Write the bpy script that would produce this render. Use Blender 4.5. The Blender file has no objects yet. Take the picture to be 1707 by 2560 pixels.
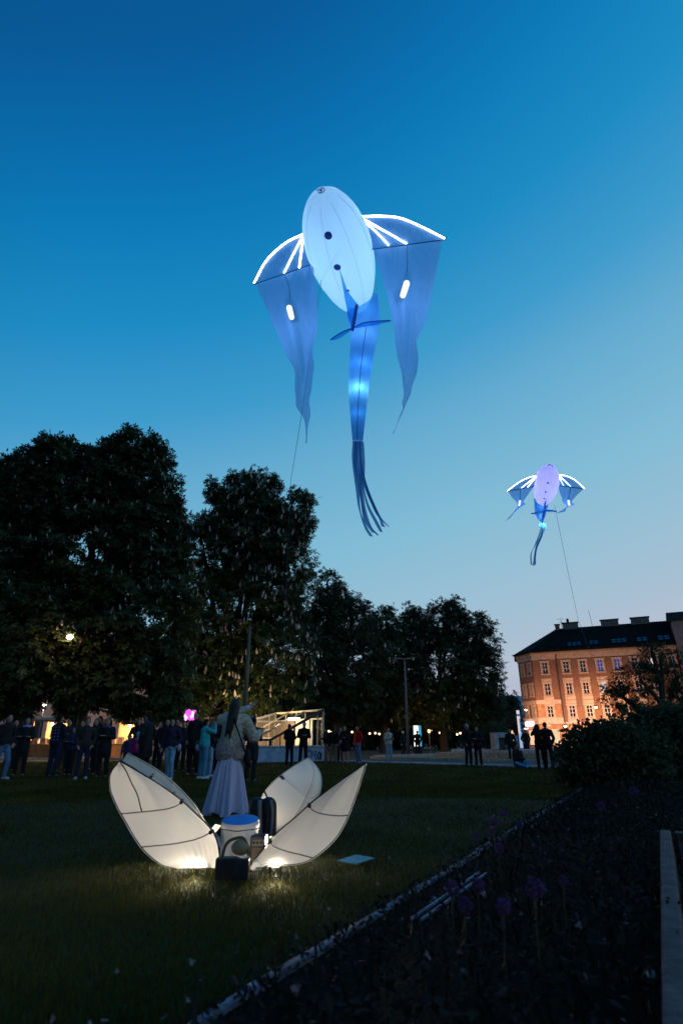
import bpy, bmesh, math, random
import numpy as np
from mathutils import Vector as V, Matrix, Quaternion
random.seed(7); rng = np.random.default_rng(7)
S = bpy.context.scene
COL = S.collection
# ------------------------------------------------------------------ camera
F = 1422.0                      # focal length in photo pixels (20 mm on a 36 mm tall frame)
HC = 1.08                       # eye height (m)
TH = math.atan(572.0 / F)       # upward pitch
CT, ST = math.cos(TH), math.sin(TH)
cam = bpy.data.cameras.new('camera'); camo = bpy.data.objects.new('camera', cam); COL.objects.link(camo)
cam.sensor_fit = 'VERTICAL'; cam.sensor_height = 36.0; cam.lens = 36.0 * F / 2560.0
cam.clip_start = 0.05; cam.clip_end = 12000
camo.location = (0, 0, HC); camo.rotation_euler = (math.pi / 2 + TH, 0, 0)
S.camera = camo
cam.dof.use_dof = True; cam.dof.focus_distance = 14.5; cam.dof.aperture_fstop = 2.0
# ------------------------------------------------------------------ sky (dusk, afterglow to the right of the view)
SUN_EL, SUN_AZ = math.radians(1.0), math.radians(62)      # azimuth clockwise from +Y
w = bpy.data.worlds.new('World'); S.world = w; w.use_nodes = True
nt = w.node_tree; N = nt.nodes; L = nt.links; N.clear()
out = N.new('ShaderNodeOutputWorld'); bg = N.new('ShaderNodeBackground'); bg.inputs[1].default_value = 1.0
tc = N.new('ShaderNodeTexCoord'); sep = N.new('ShaderNodeSeparateXYZ'); L.new(tc.outputs['Generated'], sep.inputs[0])
def wm(op, a, b=None, c=None):
    n = N.new('ShaderNodeMath'); n.operation = op
    for i, x in enumerate((a, b, c)):
        if x is None: continue
        if isinstance(x, (int, float)): n.inputs[i].default_value = x
        else: L.new(x, n.inputs[i])
    return n.outputs[0]
el = wm('ADD', sep.outputs[2], wm('MULTIPLY', sep.outputs[0], -0.25))     # paler towards the afterglow side
ramp = N.new('ShaderNodeValToRGB'); L.new(el, ramp.inputs[0])
def lin(c): return tuple(((x / 255) / 12.92 if x / 255 <= .04045 else ((x / 255 + .055) / 1.055) ** 2.4) for x in c)
stops = [(0.0, (180, 187, 204)), (0.04, (181, 192, 209)), (0.09, (168, 190, 209)), (0.16, (157, 191, 211)), (0.31, (130, 187, 213)), (0.47, (101, 171, 208)),
         (0.57, (63, 155, 204)), (0.69, (30, 138, 195)), (0.79, (13, 122, 184)), (0.85, (10, 108, 172)), (0.91, (9, 91, 153)), (1.0, (9, 76, 135))]
cr = ramp.color_ramp
while len(cr.elements) > 1: cr.elements.remove(cr.elements[-1])
cr.elements[0].position = stops[0][0]; cr.elements[0].color = (*lin(stops[0][1]), 1)
for p, c in stops[1:]:
    e = cr.elements.new(p); e.color = (*lin(c), 1)
sky = N.new('ShaderNodeTexSky'); sky.sky_type = 'NISHITA'; sky.sun_disc = False
sky.sun_elevation = SUN_EL; sky.sun_rotation = SUN_AZ; sky.ozone_density = 4.0
skm = N.new('ShaderNodeMix'); skm.data_type = 'RGBA'; skm.blend_type = 'ADD'; skm.inputs['Factor'].default_value = 0.004
L.new(ramp.outputs[0], skm.inputs['A']); L.new(sky.outputs[0], skm.inputs['B'])
az = wm('ADD', wm('MULTIPLY', sep.outputs[0], math.sin(SUN_AZ)), wm('MULTIPLY', sep.outputs[1], math.cos(SUN_AZ)))
azr = N.new('ShaderNodeMapRange'); azr.interpolation_type = 'SMOOTHSTEP'; L.new(az, azr.inputs[0])      # the side away from the afterglow is darker
for i_, x_ in ((1, -.85), (2, .0), (3, .30), (4, 1.0)): azr.inputs[i_].default_value = x_
L.new(azr.outputs[0], bg.inputs[1])
L.new(skm.outputs['Result'], bg.inputs[0]); L.new(bg.outputs[0], out.inputs[0])
sl = bpy.data.lights.new('sun', 'SUN'); sl.energy = 0.02; sl.angle = math.radians(20); sl.color = (1, .72, .62)
slo = bpy.data.objects.new('sun', sl); COL.objects.link(slo)
slo.rotation_euler = (math.radians(90 - 4), 0, -SUN_AZ + math.pi)
S.view_settings.view_transform = 'Standard'; S.view_settings.look = 'None'; S.view_settings.exposure = 0; S.view_settings.gamma = 1
S.cycles.use_denoising = True; S.cycles.max_bounces = 6; S.cycles.diffuse_bounces = 2; S.cycles.transparent_max_bounces = 12
S.cycles.sample_clamp_indirect = 4; S.cycles.caustics_reflective = False; S.cycles.caustics_refractive = False
# ------------------------------------------------------------------ pixel -> place
def ray(px, py):
    dx = (px - 853.5) / F; dy = (1280 - py) / F
    return dx, CT - dy * ST, ST + dy * CT
def at(px, py, Y):
    d = ray(px, py); k = Y / d[1]; return V((d[0] * k, Y, HC + d[2] * k))
def att(px, py, t):
    d = ray(px, py); return V((d[0] * t, d[1] * t, HC + d[2] * t))
def gr(px, py, z=0.0):
    d = ray(px, py); k = (z - HC) / d[2]; return V((d[0] * k, d[1] * k, z))
def gx(px, Y):                  # ground point at distance Y that shows at column px (near the horizon)
    return V(((px - 853.5) / F * Y / 1.085 * 1.0, Y, 0))
# ------------------------------------------------------------------ materials
MATS = {}
def pm(name, col, rough=.8, var=.25, scale=6., bump=.15, metal=0., transl=0., island=0., alpha=1., spec=.3, col2=None, bdist=.02):
    if name in MATS: return MATS[name]
    m = bpy.data.materials.new(name); m.use_nodes = True; MATS[name] = m
    n = m.node_tree.nodes; l = m.node_tree.links; n.clear()
    o = n.new('ShaderNodeOutputMaterial'); b = n.new('ShaderNodeBsdfPrincipled')
    b.inputs['Roughness'].default_value = rough; b.inputs['Metallic'].default_value = metal; b.inputs['Specular IOR Level'].default_value = spec
    t = n.new('ShaderNodeTexCoord'); nz = n.new('ShaderNodeTexNoise'); nz.inputs['Scale'].default_value = scale; nz.inputs['Detail'].default_value = 6
    l.new(t.outputs['Object'], nz.inputs['Vector'])
    r = n.new('ShaderNodeValToRGB'); l.new(nz.outputs[0], r.inputs[0])
    c2 = col2 or tuple(min(1, x * (1 + var)) for x in col)
    r.color_ramp.elements[0].position = .3; r.color_ramp.elements[1].position = .7
    r.color_ramp.elements[0].color = (*[x * (1 - var) for x in col], 1); r.color_ramp.elements[1].color = (*c2, 1)
    csock = r.outputs[0]
    if island:
        g = n.new('ShaderNodeNewGeometry'); mr = n.new('ShaderNodeMapRange'); mr.inputs[3].default_value = 1 - island; mr.inputs[4].default_value = 1 + island
        l.new(g.outputs['Random Per Island'], mr.inputs[0])
        mx = n.new('ShaderNodeMix'); mx.data_type = 'RGBA'; mx.blend_type = 'MULTIPLY'; mx.inputs['Factor'].default_value = 1
        cb = n.new('ShaderNodeCombineColor'); [l.new(mr.outputs[0], cb.inputs[i]) for i in range(3)]
        l.new(csock, mx.inputs['A']); l.new(cb.outputs[0], mx.inputs['B']); csock = mx.outputs['Result']
    l.new(csock, b.inputs['Base Color'])
    if bump:
        bp = n.new('ShaderNodeBump'); bp.inputs['Strength'].default_value = bump; bp.inputs['Distance'].default_value = bdist
        nz2 = n.new('ShaderNodeTexNoise'); nz2.inputs['Scale'].default_value = scale * 4; nz2.inputs['Detail'].default_value = 4
        l.new(t.outputs['Object'], nz2.inputs['Vector']); l.new(nz2.outputs[0], bp.inputs['Height']); l.new(bp.outputs[0], b.inputs['Normal'])
    sh = b.outputs[0]
    if transl:
        tr = n.new('ShaderNodeBsdfTranslucent'); l.new(csock, tr.inputs[0])
        if bump: l.new(bp.outputs[0], tr.inputs['Normal'])
        ms = n.new('ShaderNodeMixShader'); ms.inputs[0].default_value = transl; l.new(sh, ms.inputs[1]); l.new(tr.outputs[0], ms.inputs[2]); sh = ms.outputs[0]
    if alpha < 1:
        tp = n.new('ShaderNodeBsdfTransparent'); ms = n.new('ShaderNodeMixShader'); ms.inputs[0].default_value = alpha
        l.new(tp.outputs[0], ms.inputs[1]); l.new(sh, ms.inputs[2]); sh = ms.outputs[0]
    l.new(sh, o.inputs[0]); return m
def em(name, col, strength):
    if name in MATS: return MATS[name]
    m = bpy.data.materials.new(name); m.use_nodes = True; MATS[name] = m
    n = m.node_tree.nodes; n.clear(); o = n.new('ShaderNodeOutputMaterial'); e = n.new('ShaderNodeEmission')
    e.inputs[0].default_value = (*col, 1); e.inputs[1].default_value = strength; m.node_tree.links.new(e.outputs[0], o.inputs[0]); return m
def glass(name, tint, refl=.12, rough=.05):
    if name in MATS: return MATS[name]
    m = bpy.data.materials.new(name); m.use_nodes = True; MATS[name] = m
    n = m.node_tree.nodes; l = m.node_tree.links; n.clear(); o = n.new('ShaderNodeOutputMaterial')
    tp = n.new('ShaderNodeBsdfTransparent'); tp.inputs[0].default_value = (*tint, 1); gl = n.new('ShaderNodeBsdfGlossy'); gl.inputs['Roughness'].default_value = rough
    fr = n.new('ShaderNodeFresnel'); fr.inputs[0].default_value = 1.45
    ad = n.new('ShaderNodeMath'); ad.operation = 'MULTIPLY'; ad.inputs[1].default_value = refl / .04 * .6; l.new(fr.outputs[0], ad.inputs[0]); ad.use_clamp = True
    ms = n.new('ShaderNodeMixShader'); l.new(ad.outputs[0], ms.inputs[0]); l.new(tp.outputs[0], ms.inputs[1]); l.new(gl.outputs[0], ms.inputs[2]); l.new(ms.outputs[0], o.inputs[0]); return m
# ------------------------------------------------------------------ mesh helpers
WORLD = {}
class MB:
    def __init__(s): s.v = []; s.f = []
    def quad(s, a, b, c, d):
        i = len(s.v); s.v += [tuple(a), tuple(b), tuple(c), tuple(d)]; s.f.append((i, i + 1, i + 2, i + 3)); return s
    def poly(s, pts):
        i = len(s.v); s.v += [tuple(p) for p in pts]; s.f.append(tuple(range(i, i + len(pts)))); return s
    def obox(s, c, ax, ay, az):          # centre and three half-axis vectors
        c, ax, ay, az = V(c), V(ax), V(ay), V(az); i = len(s.v)
        for sx, sy, sz in ((-1, -1, -1), (1, -1, -1), (1, 1, -1), (-1, 1, -1), (-1, -1, 1), (1, -1, 1), (1, 1, 1), (-1, 1, 1)):
            s.v.append(tuple(c + ax * sx + ay * sy + az * sz))
        s.f += [tuple(i + k for k in q) for q in ((0, 3, 2, 1), (4, 5, 6, 7), (0, 1, 5, 4), (1, 2, 6, 5), (2, 3, 7, 6), (3, 0, 4, 7))]; return s
    def box(s, x0, x1, y0, y1, z0, z1):
        return s.obox(((x0 + x1) / 2, (y0 + y1) / 2, (z0 + z1) / 2), ((x1 - x0) / 2, 0, 0), (0, (y1 - y0) / 2, 0), (0, 0, (z1 - z0) / 2))
    def beam(s, a, b, w_, h_, up=(0, 0, 1)):
        a, b = V(a), V(b); d = (b - a); u = V(up); x = d.cross(u)
        if x.length < 1e-6: x = d.cross(V((1, 0, 0)))
        x.normalize(); y = x.cross(d).normalized(); return s.obox((a + b) / 2, d / 2, x * w_ / 2, y * h_ / 2)
    def tube(s, pts, r, n=8, cap=True):
        pts = [V(p) for p in pts]; m = len(pts); rs = r if isinstance(r, (list, tuple)) else [r] * m
        i0 = len(s.v); prev = None
        for k in range(m):
            d = (pts[min(k + 1, m - 1)] - pts[max(k - 1, 0)])
            if d.length < 1e-9: d = V((0, 0, 1))
            d.normalize()
            if prev is None:
                prev = d.cross(V((0, 0, 1)) if abs(d.z) < .9 else V((1, 0, 0))).normalized()
            else:
                prev = (prev - d * prev.dot(d)).normalized()
            b = d.cross(prev)
            for j in range(n):
                a = 2 * math.pi * j / n; s.v.append(tuple(pts[k] + (prev * math.cos(a) + b * math.sin(a)) * rs[k]))
        for k in range(m - 1):
            for j in range(n):
                a = i0 + k * n + j; b_ = i0 + k * n + (j + 1) % n; s.f.append((a, b_, b_ + n, a + n))
        if cap:
            s.f.append(tuple(i0 + j for j in range(n - 1, -1, -1))); s.f.append(tuple(i0 + (m - 1) * n + j for j in range(n)))
        return s
    def ell(s, c, rx, ry, rz, n=12, m=8, M=None):
        i0 = len(s.v); c = V(c)
        for k in range(m + 1):
            ph = math.pi * k / m
            for j in range(n):
                a = 2 * math.pi * j / n; p = V((rx * math.sin(ph) * math.cos(a), ry * math.sin(ph) * math.sin(a), rz * math.cos(ph)))
                if M is not None: p = M @ p
                s.v.append(tuple(c + p))
        for k in range(m):
            for j in range(n):
                a = i0 + k * n + j; b = i0 + k * n + (j + 1) % n; s.f.append((a, a + n, b + n, b))
        return s
    def cap(s, a, b, ra, rb, n=10):       # capsule with two radii
        a, b = V(a), V(b); d = (b - a); Ln = max(d.length, 1e-6); d = d / Ln
        pts = []; rs = []
        for k in range(4):
            q = math.pi / 2 * k / 4; pts.append(a - d * ra * math.cos(q)); rs.append(max(ra * math.sin(q), ra * .06))
        for k in range(3): pts.append(a + (b - a) * (k / 2)); rs.append(ra + (rb - ra) * k / 2)
        for k in range(1, 5):
            q = math.pi / 2 * k / 4; pts.append(b + d * rb * math.sin(q)); rs.append(max(rb * math.cos(q), rb * .06))
        return s.tube(pts, rs, n)
    def grid(s, rows):
        i0 = len(s.v); n = len(rows[0])
        for r in rows: s.v += [tuple(p) for p in r]
        for k in range(len(rows) - 1):
            for j in range(n - 1):
                a = i0 + k * n + j; s.f.append((a, a + 1, a + n + 1, a + n))
        return s
    def lathe(s, c, prof, n=20):
        i0 = len(s.v); c = V(c)
        for r, z in prof:
            for j in range(n):
                a = 2 * math.pi * j / n; s.v.append((c.x + r * math.cos(a), c.y + r * math.sin(a), c.z + z))
        for k in range(len(prof) - 1):
            for j in range(n):
                a = i0 + k * n + j; b = i0 + k * n + (j + 1) % n; s.f.append((a, b, b + n, a + n))
        return s
    def tilt(s, c, k, zmin):                # lean everything above zmin towards the viewer
        s.v = [(x, y, z + k * (y - c.y) * min(1, max(0, (z - c.z - zmin) / .05))) for x, y, z in s.v]; return s
    def mesh(s, name):
        m = bpy.data.meshes.new(name); m.from_pydata(s.v, [], s.f); m.update(); return m
    def build(s, name, mat, parent=None, smooth=False, solid=0, bevel=0):
        return obj(name, s.mesh(name), mat, parent, smooth, solid, bevel)
def obj(name, me, mat, parent=None, smooth=False, solid=0, bevel=0):
    o = bpy.data.objects.new(name, me); COL.objects.link(o)
    if mat is not None and not me.materials: me.materials.append(mat)
    if smooth: me.polygons.foreach_set('use_smooth', [True] * len(me.polygons))
    if solid:
        md = o.modifiers.new('solid', 'SOLIDIFY'); md.thickness = solid; md.offset = 0
    if bevel:
        md = o.modifiers.new('bevel', 'BEVEL'); md.width = bevel; md.segments = 2; md.limit_method = 'ANGLE'
    WORLD[o.name] = Matrix.Identity(4)
    if parent is not None:
        o.parent = parent; o.matrix_parent_inverse = WORLD[parent.name].inverted()
    return o
def tag(o, label=None, cat=None, group=None, kind=None):
    if label: o['label'] = label
    if cat: o['category'] = cat
    if group: o['group'] = group
    if kind: o['kind'] = kind
    return o
def empty(name, loc, label=None, cat=None, group=None):
    o = bpy.data.objects.new(name, None); COL.objects.link(o); o.location = loc; o.empty_display_size = .2
    WORLD[o.name] = Matrix.Translation(V(loc)); tag(o, label, cat, group); return o
def light(name, loc, energy, col, radius=.1, parent=None, kind='POINT', **kw):
    l = bpy.data.lights.new(name, kind); l.energy = energy; l.color = col
    if kind in ('POINT', 'SPOT'): l.shadow_soft_size = radius
    for k, x in kw.items(): setattr(l, k, x)
    o = bpy.data.objects.new(name, l); COL.objects.link(o); o.location = loc
    if parent is not None:
        o.parent = parent; o.matrix_parent_inverse = WORLD[parent.name].inverted()
    return o
def npmesh(name, verts, k):
    nv = len(verts); nf = nv // k; me = bpy.data.meshes.new(name)
    me.vertices.add(nv); me.vertices.foreach_set('co', np.asarray(verts, np.float32).ravel())
    me.loops.add(nv); me.loops.foreach_set('vertex_index', np.arange(nv, dtype=np.int32))
    me.polygons.add(nf); me.polygons.foreach_set('loop_start', np.arange(0, nv, k, dtype=np.int32))
    me.update(calc_edges=True); me.validate(); return me
def crv(pts, n):                  # Catmull-Rom resample through points of any length
    P = [np.array(p, float) for p in pts]; P = [2 * P[0] - P[1]] + P + [2 * P[-1] - P[-2]]
    m = len(P) - 3; o_ = []
    for i in range(n):
        u = i / (n - 1) * m; k = min(int(u), m - 1); f = u - k; a, b, c, d = P[k:k + 4]
        o_.append(.5 * ((2 * b) + (-a + c) * f + (2 * a - 5 * b + 4 * c - d) * f * f + (-a + 3 * b - 3 * c + d) * f ** 3))
    return o_
DG = None
def remesh(mb, voxel, smooth=2):
    me = mb.mesh('tmp'); o = bpy.data.objects.new('tmp', me); COL.objects.link(o)
    r = o.modifiers.new('r', 'REMESH'); r.mode = 'VOXEL'; r.voxel_size = voxel; r.use_smooth_shade = True
    sm = o.modifiers.new('s', 'SMOOTH'); sm.iterations = smooth; sm.factor = .5
    dg = bpy.context.evaluated_depsgraph_get(); dg.update()
    res = bpy.data.meshes.new_from_object(o.evaluated_get(dg)); bpy.data.objects.remove(o); bpy.data.meshes.remove(me); res.name = 'remeshed'; return res
# ================================================================== SETTING
M_ground = pm('dark_earth', (.035, .033, .03), .95, .3, 3, .3)
M_lawn = pm('lawn_turf', (.022, .034, .011), .95, .45, 9, .8, col2=(.036, .048, .016), bdist=.05)
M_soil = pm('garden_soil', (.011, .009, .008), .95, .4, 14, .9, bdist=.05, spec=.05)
M_path = pm('path_asphalt', (.10, .095, .10), .85, .35, 5, .4)
M_stone = pm('pale_kerb_stone', (.46, .43, .50), .8, .45, 9, .4)
M_conc = pm('weathered_concrete', (.17, .16, .16), .85, .4, 4, .3)
tag(MB().quad((-6000, -3000, -.02), (6000, -3000, -.02), (6000, 9000, -.02), (-6000, 9000, -.02)).build('ground', M_ground), kind='structure')
K0 = gr(530, 2540); K1 = gr(1430, 1985); KD = (K1 - K0).normalized(); KN = V((KD.y, -KD.x, 0))       # kerb of the flower bed
EA = gr(815, 1903); EB = gr(1402, 1921); ED = (EB - EA).normalized(); EN = V((-ED.y, ED.x, 0))         # far edge of the lawn
if EN.y < 0: EN = -EN
lawn = MB().poly([V((-45, -10, 0)), K0 - KD * 12, K1 + KD * 12.6, EB, EA, V((EA.x - .2, 38.4, 0)), V((-45, 38.4, 0))])
tag(lawn.build('lawn', M_lawn), kind='structure')
# path / plaza
pz = MB(); a = EA - ED * .3; b = EB + ED * 14
pz.quad(a + V((0, 0, .03)), b + V((0, 0, .03)), b + EN * 60 + V((0, 0, .03)), a + EN * 60 + V((0, 0, .03)))
tag(pz.build('plaza_pavement', M_path), kind='structure')
tag(MB().quad((-60, 38.6, .01), (EA.x - 1, 38.6, .01), (EA.x - 1, 60, .01), (-60, 60, .01)).build('path', M_path), kind='structure')
pk = empty('plaza_kerb', EA); tag(pk, kind='structure')
Ln = (EB - EA).length + 1.2; n = 20
kb = MB().obox((0, 0, .0), (Ln / n / 2 - .008, 0, 0), (0, .14, 0), (0, 0, .045)).mesh('kerb_stone')
for i in range(n):
    o = obj('kerb_stone', kb, M_stone, pk, bevel=.01); c = EA + ED * (Ln * (i + .5) / n) - EN * .08 + V((random.uniform(-.01, .01), 0, .03 + random.uniform(-.006, .006)))
    o.location = c; o.rotation_euler = (0, 0, math.atan2(ED.y, ED.x))
# the left path's kerb behind the spectators
lk = empty('path_kerb', (-12, 38.4, 0)); tag(lk, kind='structure')
kb2 = MB().obox((0, 0, 0), (.49, 0, 0), (0, .12, 0), (0, 0, .07)).mesh('kerb_stone')
for i in range(30):
    o = obj('kerb_stone', kb2, M_stone, lk); o.location = (-34 + i, 38.4 + random.uniform(-.015, .015), .03)
# bed
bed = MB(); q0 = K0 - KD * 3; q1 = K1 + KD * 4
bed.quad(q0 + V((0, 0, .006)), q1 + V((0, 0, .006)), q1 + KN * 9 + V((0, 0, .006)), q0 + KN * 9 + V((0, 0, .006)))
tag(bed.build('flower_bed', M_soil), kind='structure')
fk = empty('bed_kerb', K0); tag(fk, kind='structure')
kb3 = [MB().obox((0, 0, 0), (.395, 0, 0), (0, .026, 0), (0, 0, .06)).mesh('kerb_stone')]
M_bk = pm('lilac_grey_kerb_stone', (.13, .12, .17), .75, .6, 7, .4)
Lb = (q1 - q0).length
for i in range(int(Lb / .8)):
    o = obj('kerb_stone', kb3[0], M_bk, fk, bevel=.012); o.location = q0 + KD * (.4 + .8 * i) + KN * (.03 + random.uniform(-.012, .012)) + V((0, 0, -.022 + random.uniform(-.012, .006)))
    o.rotation_euler = (random.uniform(-.03, .03), random.uniform(-.012, .012), math.atan2(KD.y, KD.x) + random.uniform(-.012, .012))
# garden path seen at the far right
sp = MB(); c = gr(1700, 1950)
sp.quad(c + V((-1.2, -1.5, .02)), c + V((3, -1.5, .02)), c + V((6, 1.6, .02)), c + V((-.2, 1.6, .02)))
tag(sp.build('side_path', pm('side_path_gravel', (.14, .13, .16), .9, .4, 12, .6)), kind='structure')
# distant wooded hill, the blue of aerial haze put into its base colour
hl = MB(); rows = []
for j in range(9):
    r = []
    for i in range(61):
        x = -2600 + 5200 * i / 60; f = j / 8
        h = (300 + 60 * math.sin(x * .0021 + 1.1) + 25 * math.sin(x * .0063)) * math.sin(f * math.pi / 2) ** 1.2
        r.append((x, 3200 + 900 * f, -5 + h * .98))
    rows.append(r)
hl.grid(rows); tag(hl.build('hill', pm('forest_with_haze_blue', (.10, .26, .40), 1, .3, .006, 0), smooth=True), kind='structure')
# ------------------------------------------------------------------ grass blades (near lawn)
def blades(n, dmin, dmax, a0, a1, h0, h1, wd):
    d = dmin * (dmax / dmin) ** rng.random(n); a = a0 + (a1 - a0) * rng.random(n)
    x = d * np.sin(a); y = d * np.cos(a)
    keep = (((x - K0.x) * KN.x + (y - K0.y) * KN.y) < -.02) & ((x < EA.x) | (((x - EA.x) * EN.x + (y - EA.y) * EN.y) < -.25))
    x, y, d = x[keep], y[keep], d[keep]; n = len(x)
    pt = np.sin(x * 2.1 + 1.3 * np.sin(y * 1.7)) * np.sin(y * 2.6 + x) * .25 + 1
    h = (h0 + (h1 - h0) * rng.random(n)) * pt; az = rng.random(n) * 2 * np.pi; ln = rng.normal(0, .5, n) * h
    wv = wd * (.6 + .8 * rng.random(n)) * (.6 + d * .09); cx, cy = np.cos(az) * wv, np.sin(az) * wv; la = rng.random(n) * 2 * np.pi
    v = np.zeros((n, 3, 3)); v[:, 0] = np.stack([x - cx, y - cy, 0 * x], 1); v[:, 1] = np.stack([x + cx, y + cy, 0 * x], 1)
    v[:, 2] = np.stack([x + np.cos(la) * ln, y + np.sin(la) * ln, h], 1); return v.reshape(-1, 3)
M_blade = pm('grass_blades', (.058, .070, .015), .8, .5, .7, 0, transl=.35, island=.6, col2=(.088, .080, .018), spec=.08)
gv = np.concatenate([blades(330000, 2.3, 17, -.82, .70, .025, .06, .0022), blades(150000, 13, 37, -.75, .45, .04, .08, .004)])
g = obj('grass', npmesh('grass', gv, 3), M_blade); tag(g, 'short dark lawn grass around the glowing flower sculpture', 'grass', kind='stuff')
# ================================================================== TREES
def leafverts(P, D, Nn, size, nl, spread, wd):
    """palmate leaves: nl leaflets fanned about direction D in the plane with normal Nn"""
    n = len(P); B = np.cross(Nn, D); B /= np.linalg.norm(B, axis=1, keepdims=True) + 1e-9; Nn = np.cross(D, B)
    out_ = np.zeros((n, nl, 4, 3)); s = size[:, None]
    for k in range(nl):
        a = (k / (nl - 1) - .5) * spread if nl > 1 else 0
        d = D * math.cos(a) + B * math.sin(a); b = -D * math.sin(a) + B * math.cos(a); lk_ = 1 - .35 * abs(a) / (spread / 2 + 1e-6)
        dr = rng.normal(-.18, .16, (n, 1)); d2 = d + Nn * dr
        out_[:, k, 0] = P; out_[:, k, 2] = P + d2 * s * lk_
        m = P + d2 * s * lk_ * .62
        out_[:, k, 1] = m + b * s * wd * lk_; out_[:, k, 3] = m - b * s * wd * lk_
    return out_.reshape(-1, 3)
def rnd_dirs(n):
    v = rng.normal(size=(n, 3)); return v / np.linalg.norm(v, axis=1, keepdims=True)
M_bark = pm('dark_bark', (.045, .036, .03), .95, .4, 8, .8, bdist=.05)
M_leafA = pm('chestnut_leaf', (.042, .066, .030), .6, .3, 1.2, 0, transl=.3, island=.5, spec=.12)
M_leafB = pm('plain_tree_leaf', (.038, .058, .030), .7, .3, 1.2, 0, transl=.3, island=.5, spec=.1)
M_candle = pm('cream_blossom', (.48, .42, .40), .8, .2, 3, 0, transl=.3, island=.3)
def crown_points(blobs, per_m2, clump):
    """clump centres through the outer shell of each ellipsoid"""
    C, Nr = [], []
    for c, r in blobs:
        c = np.array(c); r = np.array(r); area = 4 * np.pi * ((r[0] * r[1]) ** 1.6 / 3 + (r[0] * r[2]) ** 1.6 / 3 + (r[1] * r[2]) ** 1.6 / 3) ** (1 / 1.6)
        n = max(6, int(area * per_m2)); d = rnd_dirs(n); q = .62 + .42 * rng.random((n, 1)) ** .7
        q *= 1 + .10 * np.sin(d[:, :1] * 5 + c[0]) * np.cos(d[:, 2:] * 6 + c[2])
        C.append(c + d * r * q); Nr.append(d)
    return np.concatenate(C), np.concatenate(Nr)
def tree(name, label, cat, base, blobs, trunk_r, fork_z, per_m2=1.1, leaves=20, lsize=.30, clump=.55, nl=5, spread=3.8, wd=.21, candles=0, mat=None, group=None, lean=(0, 0), limbs=True, csize=.27):
    base = V(base); t = empty(name, base, label, cat, group)
    C, Nr = crown_points(blobs, per_m2, clump); k = leaves; n = len(C) * k
    cc = np.repeat(C, k, 0); nn = np.repeat(Nr, k, 0); off = rnd_dirs(n) * clump * rng.random((n, 1)) ** .5; off[:, 2] *= .7
    P = cc + off; P[:, 2] = np.maximum(P[:, 2], .4)
    D = rnd_dirs(n) * .8 + nn * .7 + off / clump * .5; D[:, 2] -= .35; D /= np.linalg.norm(D, axis=1, keepdims=True)
    Nv = rnd_dirs(n) * .5 + nn * .4; Nv[:, 2] += .8
    vs = leafverts(P, D, Nv, lsize * (.7 + .6 * rng.random(n)), nl, spread, wd)
    o = obj('crown', npmesh('crown', vs, 4), mat or M_leafA, t); tag(o, kind='stuff')
    # trunk and limbs
    m = MB(); top = V((base.x + lean[0], base.y + lean[1], fork_z))
    pts = [base + V((0, 0, -.05)), base + V((0, 0, .25)), base.lerp(top, .5) + V((.08, 0, 0)), top]
    m.tube(crv(pts, 8), [trunk_r * x for x in (1.5, 1.15, 1.02, .97, .93, .9, .87, .85)], 12)
    m.build('trunk', M_bark, t, smooth=True)
    if limbs:
        for c, r in blobs:
            c = V(c); mid = top.lerp(c, .5) + V((random.uniform(-.4, .4), random.uniform(-.4, .4), -.3))
            lm = MB().tube(crv([top - V((0, 0, .3)), mid, c, c + V((random.uniform(-.3, .3), 0, r[2] * .55))], 9), [trunk_r * x for x in (.62, .55, .48, .42, .36, .28, .2, .13, .06)], 8)
            for q in range(4):
                e = c + V((random.uniform(-1, 1) * r[0], random.uniform(-1, 1) * r[1], random.uniform(-.4, .9) * r[2])) * .8
                lm.tube(crv([mid.lerp(c, .6), (mid + e) / 2 + V((0, 0, .2)), e], 6), [trunk_r * x for x in (.26, .2, .16, .12, .08, .03)], 6)
            lm.build('limb', M_bark, t, smooth=True)
    if candles:
        i = rng.choice(len(C), min(candles, len(C) * 3)); c0 = C[i] + Nr[i] * clump * (.55 - .35 * np.clip(Nr[i][:, 2:], 0, 1)) + rng.normal(0, .16, (len(i), 3))
        vv = []
        for p in c0:
            p = V(p); h = csize * random.uniform(.7, 1.2); ax = V((random.gauss(0, .22), random.gauss(0, .22), 1)).normalized(); x = ax.orthogonal().normalized(); y = ax.cross(x)
            lv = [(.0, .25), (.2, .62), (.5, .48), (.78, .26), (1.0, .02)]
            for q in range(len(lv) - 1):
                for j in range(5):
                    a0, a1 = j * 2 * math.pi / 5, (j + 1) * 2 * math.pi / 5; rr = [lv[q][1] * h * .3, lv[q + 1][1] * h * .3]; jt = random.uniform(.7, 1.25)
                    f = lambda a_, r_, u: tuple(p + ax * h * u + (x * math.cos(a_) + y * math.sin(a_)) * r_ * jt)
                    vv += [f(a0, rr[0], lv[q][0]), f(a1, rr[0], lv[q][0]), f(a1, rr[1], lv[q + 1][0]), f(a0, rr[1], lv[q + 1][0])]
        o = obj('blossom_candles', npmesh('blossom_candles', np.array(vv), 4), M_candle, t); tag(o, kind='stuff')
    return t
def pb(px, py, Y, rx, ry, dz=1.0):          # ellipsoid seen at (px, py) with pixel radii, at distance Y
    c = at(px, py, Y); k = Y / ray(px, py)[1] / F; e = math.atan2(c.z - HC, Y)
    return (tuple(c), (rx * k, max(rx, ry) * k * .85 * dz, ry * k / max(.5, math.cos(e)) * .98))
TG = 'blossoming horse chestnut trees behind the crowd'
YA = 30
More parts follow.
